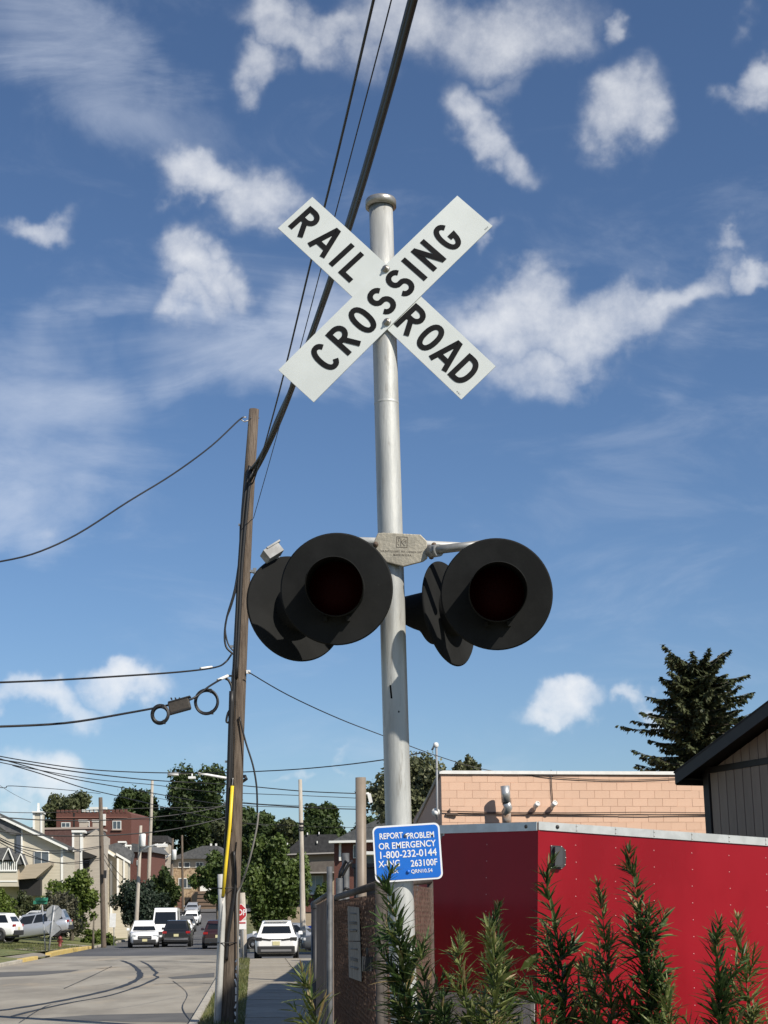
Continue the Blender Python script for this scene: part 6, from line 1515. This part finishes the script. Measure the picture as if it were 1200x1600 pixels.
# other poles
def far_pole(name, label, pts, Y, r0, r1, m_, z=None):
    c = [P(x, y, Y) for x, y in pts]; b = c[-1].copy(); b.z = (hgt(Y) if z is None else z) - .1; o = thing(name, label, 'utility pole', (b.x, b.y, b.z + .1))
    mb = MB(); k = len(c); mb.tube(c + [b], [r0 + (r1 - r0) * i / k for i in range(k + 1)], 12); mb.build('shaft', m_, o, world=True); return o
fp1 = far_pole('street_pole', 'brown wooden pole on the left pavement before the cream houses', [(157, 1246), (159, 1340), (162, 1478)], 103, .13, .19, M_WOOD)
mb = MB(); mb.box(P(164, 1366, 102.6), (.18, .15, .5)); mb.build('meter_box', M_TRIMK, fp1, world=True)
fp2 = far_pole('street_pole', 'thin tall pale pole rising to the dark trees', [(238, 1220), (236, 1280), (233, 1352)], 150, .13, .2, M_WOODP)
fp3 = far_pole('street_pole', 'pale transformer pole beside the dense evergreen', [(220, 1290), (217, 1360), (213, 1440)], 118, .11, .19, M_WOODP)
mb = MB(); q = P(223, 1313, 117.7); mb.lathe([(0, .50), (.18, .48), (.22, .42), (.22, -.42), (.18, -.46), (0, -.46)], 14, Matrix.Translation(q)); mb.build('transformer', M_COPE, fp3, world=True)
mb = MB(); mb.tube([P(219, 1330, 118), P(230, 1324, 117), P(246, 1319, 116)], .05, 8); mb.box(P(252, 1320, 116), (.9, .25, .14)); mb.build('lamp_arm', M_COPE, fp3, world=True)
fp4 = far_pole('street_pole', 'dark pole with small transformer left of the stone house', [(270, 1310), (268, 1360), (265, 1425)], 175, .11, .18, M_WOOD)
mb = MB(); q = P(272, 1336, 174.7); mb.lathe([(0, .6), (.24, .58), (.26, .5), (.26, -.5), (0, -.55)], 12, Matrix.Translation(q)); mb.build('transformer', M_COPE, fp4, world=True)
fp5 = far_pole('street_pole', 'dark pole standing in front of the stone house', [(284.5, 1305), (285, 1360), (286, 1424)], 212, .13, .2, M_WOOD, z=hgt(212))
fp6 = far_pole('street_pole', 'pale bare pole beside side street in front of black roof', [(469, 1218), (471.5, 1340), (474, 1486)], 86, .10, .19, M_WOODP, z=.1)
for (y) in (1287, 1293, 1297):
    mb = MB(); q = P(470.5, y, 86); mb.lathe([(.15, -.05), (.16, 0), (.15, .05)], 12, Matrix.Translation(q)); mb.build('band', M_CABK, fp6, world=True)
fp7 = far_pole('street_pole', 'grey pole close behind the leaning pole and stop sign', [(378, 1395), (380, 1440), (381, 1500)], 71, .14, .16, M_WOODP, z=.0)
sl_ = thing('street_light', 'white cobra head street light arm reaching out over the street', 'street light', P(366, 1232, 66)); sl_.location.z = 0
pz = P(366, 1215, 66)
mb = MB(); mb.tube([(pz.x, pz.y, 0), pz], [.12, .09], 12); mb.build('pole', M_WOODP, sl_, world=True)
mb = MB(); mb.tube([P(368, 1220, 66), P(355, 1216, 65), P(310, 1208, 63)], [.06, .055, .045], 8); mb.build('arm', M_COPE, sl_, world=True)
mb = MB(); q = P(270, 1210, 63); mb.tube([P(262, 1209.5, 63), P(279, 1209.5, 63)], .07, 8); mb.build('lamp_head', M_COPE, sl_, world=True)
mb = MB(); mb.tube([P(279, 1209, 63), P(310, 1208, 63)], .022, 6); mb.build('arm_tip', M_BOLT, sl_, world=True)
mb = MB(); q = P(300, 1215, 63); mb.box(q, (.28, .2, .09)); mb.tube([P(300, 1208, 63), P(300, 1214, 63)], .03, 6); mb.build('camera_pod', M_COPE, sl_, world=True)
mb = MB(); mb.tube([P(375, 1214, 66), P(383, 1213, 65.6), P(385, 1217, 65.5), P(379, 1221, 65.8)], .07, 8); mb.build('elbow', M_CABK, sl_, world=True)

# signs
M_SIGNBK = mat('bare aluminium sign back', (.33, .34, .35), (.39, .40, .41), scale=6, rough=.5, metal=.3)
M_STOPR = mat('red sign sheeting', (.42, .022, .028), (.45, .03, .035), scale=3, rough=.4)
M_GREEN = mat('green street sign', (.03, .19, .12), rough=.45)
def octo(r): return [(r * math.cos(R(22.5 + 45 * i)), r * math.sin(R(22.5 + 45 * i))) for i in range(8)]
bq = G(73, 1490); ss = thing('stop_sign', 'grey backs of a stop sign and diamond sign on tilted post', 'sign', (bq.x, bq.y, .1)); Ys = bq.y
mb = MB(); mb.tube([P(75.5, 1492, Ys), P(85, 1415, Ys)], .045, 8); mb.build('post', M_SIGNBK, ss, world=True)
tl = Matrix.Rotation(R(6), 4, 'Y')
mb = MB(); mb.prism(octo(.46), -.02, 0, Matrix.Translation(P(84.5, 1427, Ys + .06)) @ tl); mb.build('octagon_plate', M_SIGNBK, ss, world=True)
mb = MB(); mb.prism([(0, -.45), (.45, 0), (0, .45), (-.45, 0)], -.02, 0, Matrix.Translation(P(82.5, 1451, Ys + .06)) @ tl); mb.build('diamond_plate', M_SIGNBK, ss, world=True)
ns = thing('street_name_sign', 'green street name blades on a thin leaning post', 'sign', (G(70, 1491).x, Ys, .1))
mb = MB(); mb.tube([P(71.5, 1492, Ys + .3), P(66, 1414, Ys + .3)], .035, 8); mb.build('post', M_SIGNBK, ns, world=True)
mb = MB(); mb.box(P(63, 1410, Ys + .3), (.78, .03, .18)); mb.build('name_blade', M_GREEN, ns, world=True)
mb = MB(); mb.box(P(65, 1405, Ys + .3), (.35, .6, .17), Matrix.Rotation(R(60), 4, 'Z')); mb.build('name_blade', M_GREEN, ns, world=True)
bq = G(388, 1490); s2 = thing('stop_sign', 'red stop sign half hidden behind the leaning utility pole', 'sign', (bq.x, 66.5, .1)); Y2 = 66.5
mb = MB(); mb.tube([P(380, 1500, Y2), P(378.5, 1415, Y2)], .035, 8); mb.build('post', M_SIGNBK, s2, world=True)
cS = P(372, 1426, Y2 - .05)
mb = MB(); mb.prism(octo(.385), -.012, 0, Matrix.Translation(cS)); pl_ = mb.build('octagon_plate', M_WHITE, s2, world=True)
mb = MB(); mb.prism(octo(.36), -.018, -.013, Matrix.Translation(cS)); mb.build('red_face', M_STOPR, pl_, world=True)
mb = MB(); text_mb(mb, 'STOP', .34, Matrix.Translation(cS + Vector((0, -.02, 0))), bold=.006, xs=.85); mb.build('lettering', M_WHITE, pl_, world=True)
mb = MB(); mb.box(P(377, 1445, Y2 - .05), (.42, .015, .36)); w_ = mb.build('lower_plate', M_WHITE, s2, world=True)
mb = MB(); mb.box(P(377, 1442, Y2 - .062), (.36, .006, .06)); mb.build('red_band', M_STOPR, w_, world=True)
bq = P(178, 1470, 108); s3 = thing('parking_sign', 'back of a pale parking sign between wooden pole and evergreen', 'sign', (bq.x, 108, .1))
mb = MB(); mb.tube([P(178, 1480, 108), P(178, 1428, 108)], .03, 6); mb.build('post', M_SIGNBK, s3, world=True)
mb = MB(); mb.box(P(176, 1438, 107.9), (.42, .02, .92)); mb.build('plate', M_COPE, s3, world=True)
# bare sapling stump post and hydrant by the left corner
bq = G(146, 1483); s4 = thing('bare_sapling', 'thin dead sapling stake on the corner verge', 'tree', (bq.x, bq.y, .1))
mb = MB(); mb.tube([P(145, 1485, bq.y), P(146, 1455, bq.y), P(147, 1432, bq.y)], [.09, .06, .04], 8); mb.build('trunk', M_BARK, s4, world=True)
bq = G(82, 1487); s5 = thing('fire_hydrant', 'small red hydrant behind the two sign posts', 'hydrant', (bq.x, bq.y + 2, .15))
mb = MB(); mb.lathe([(.14, 0), (.14, .05), (.10, .07), (.10, .5), (.13, .52), (.12, .6), (.05, .68), (0, .7)], 12); mb.build('barrel', mat('hydrant red', (.16, .03, .025), rough=.5), s5)
for sx in (-1, 1): mb = MB(); mb.tube([(0, 0, .4), (sx * .17, 0, .4)], .05, 8); mb.build('nozzle', MATS['hydrant red'], s5)

# ------------------------------------------------------------------ grass blades on lawn and verge
M_BLADE = leafmat('grass blades', (.085, .115, .03), (.15, .155, .055), (.21, .19, .09), 1.5, trans=.2)
rg = random.Random(77); mb = MB()
def blades(n, xa, xb, ya, yb, z, hmin, hmax, w):
    for _ in range(n):
        yv = rg.uniform(ya, yb); t = rg.random(); xv = xa(yv) + (xb(yv) - xa(yv)) * t; zz = z(t); h_ = rg.uniform(hmin, hmax); an = rg.random() * 6.28; dx, dy = math.cos(an) * w, math.sin(an) * w; lx, ly = rg.gauss(0, h_ * .35), rg.gauss(0, h_ * .35)
        b = len(mb.v); mb.v += [(xv - dx, yv - dy, zz), (xv + dx, yv + dy, zz), (xv + lx, yv + ly, zz + h_)]; mb.f.append([b, b + 1, b + 2]); mb.m.append(0); mb.sm.append(False)
blades(7000, lambda y: xr(y) + .2, lambda y: xr(y) + .95, 26, 67.5, lambda t: .10, .03, .14, .012)
blades(900, lambda y: xr(y) + .0, lambda y: xr(y) + .06, 26, 66, lambda t: .0, .03, .12, .012)
blades(12000, lambda y: -18.8, lambda y: -24, 86, 98, lambda t: .13 + .35 * t, .04, .16, .02)
blades(6000, lambda y: -18.9, lambda y: -26, 75, 86, lambda t: .06 + .16 * t, .03, .12, .018)
blades(5000, lambda y: -6.5, lambda y: 4, 86.5, 96, lambda t: .14, .05, .22, .02)
tag(mb.build('grass', M_BLADE), 'short dry grass on the verges and corner lawn', 'grass', kind='stuff')
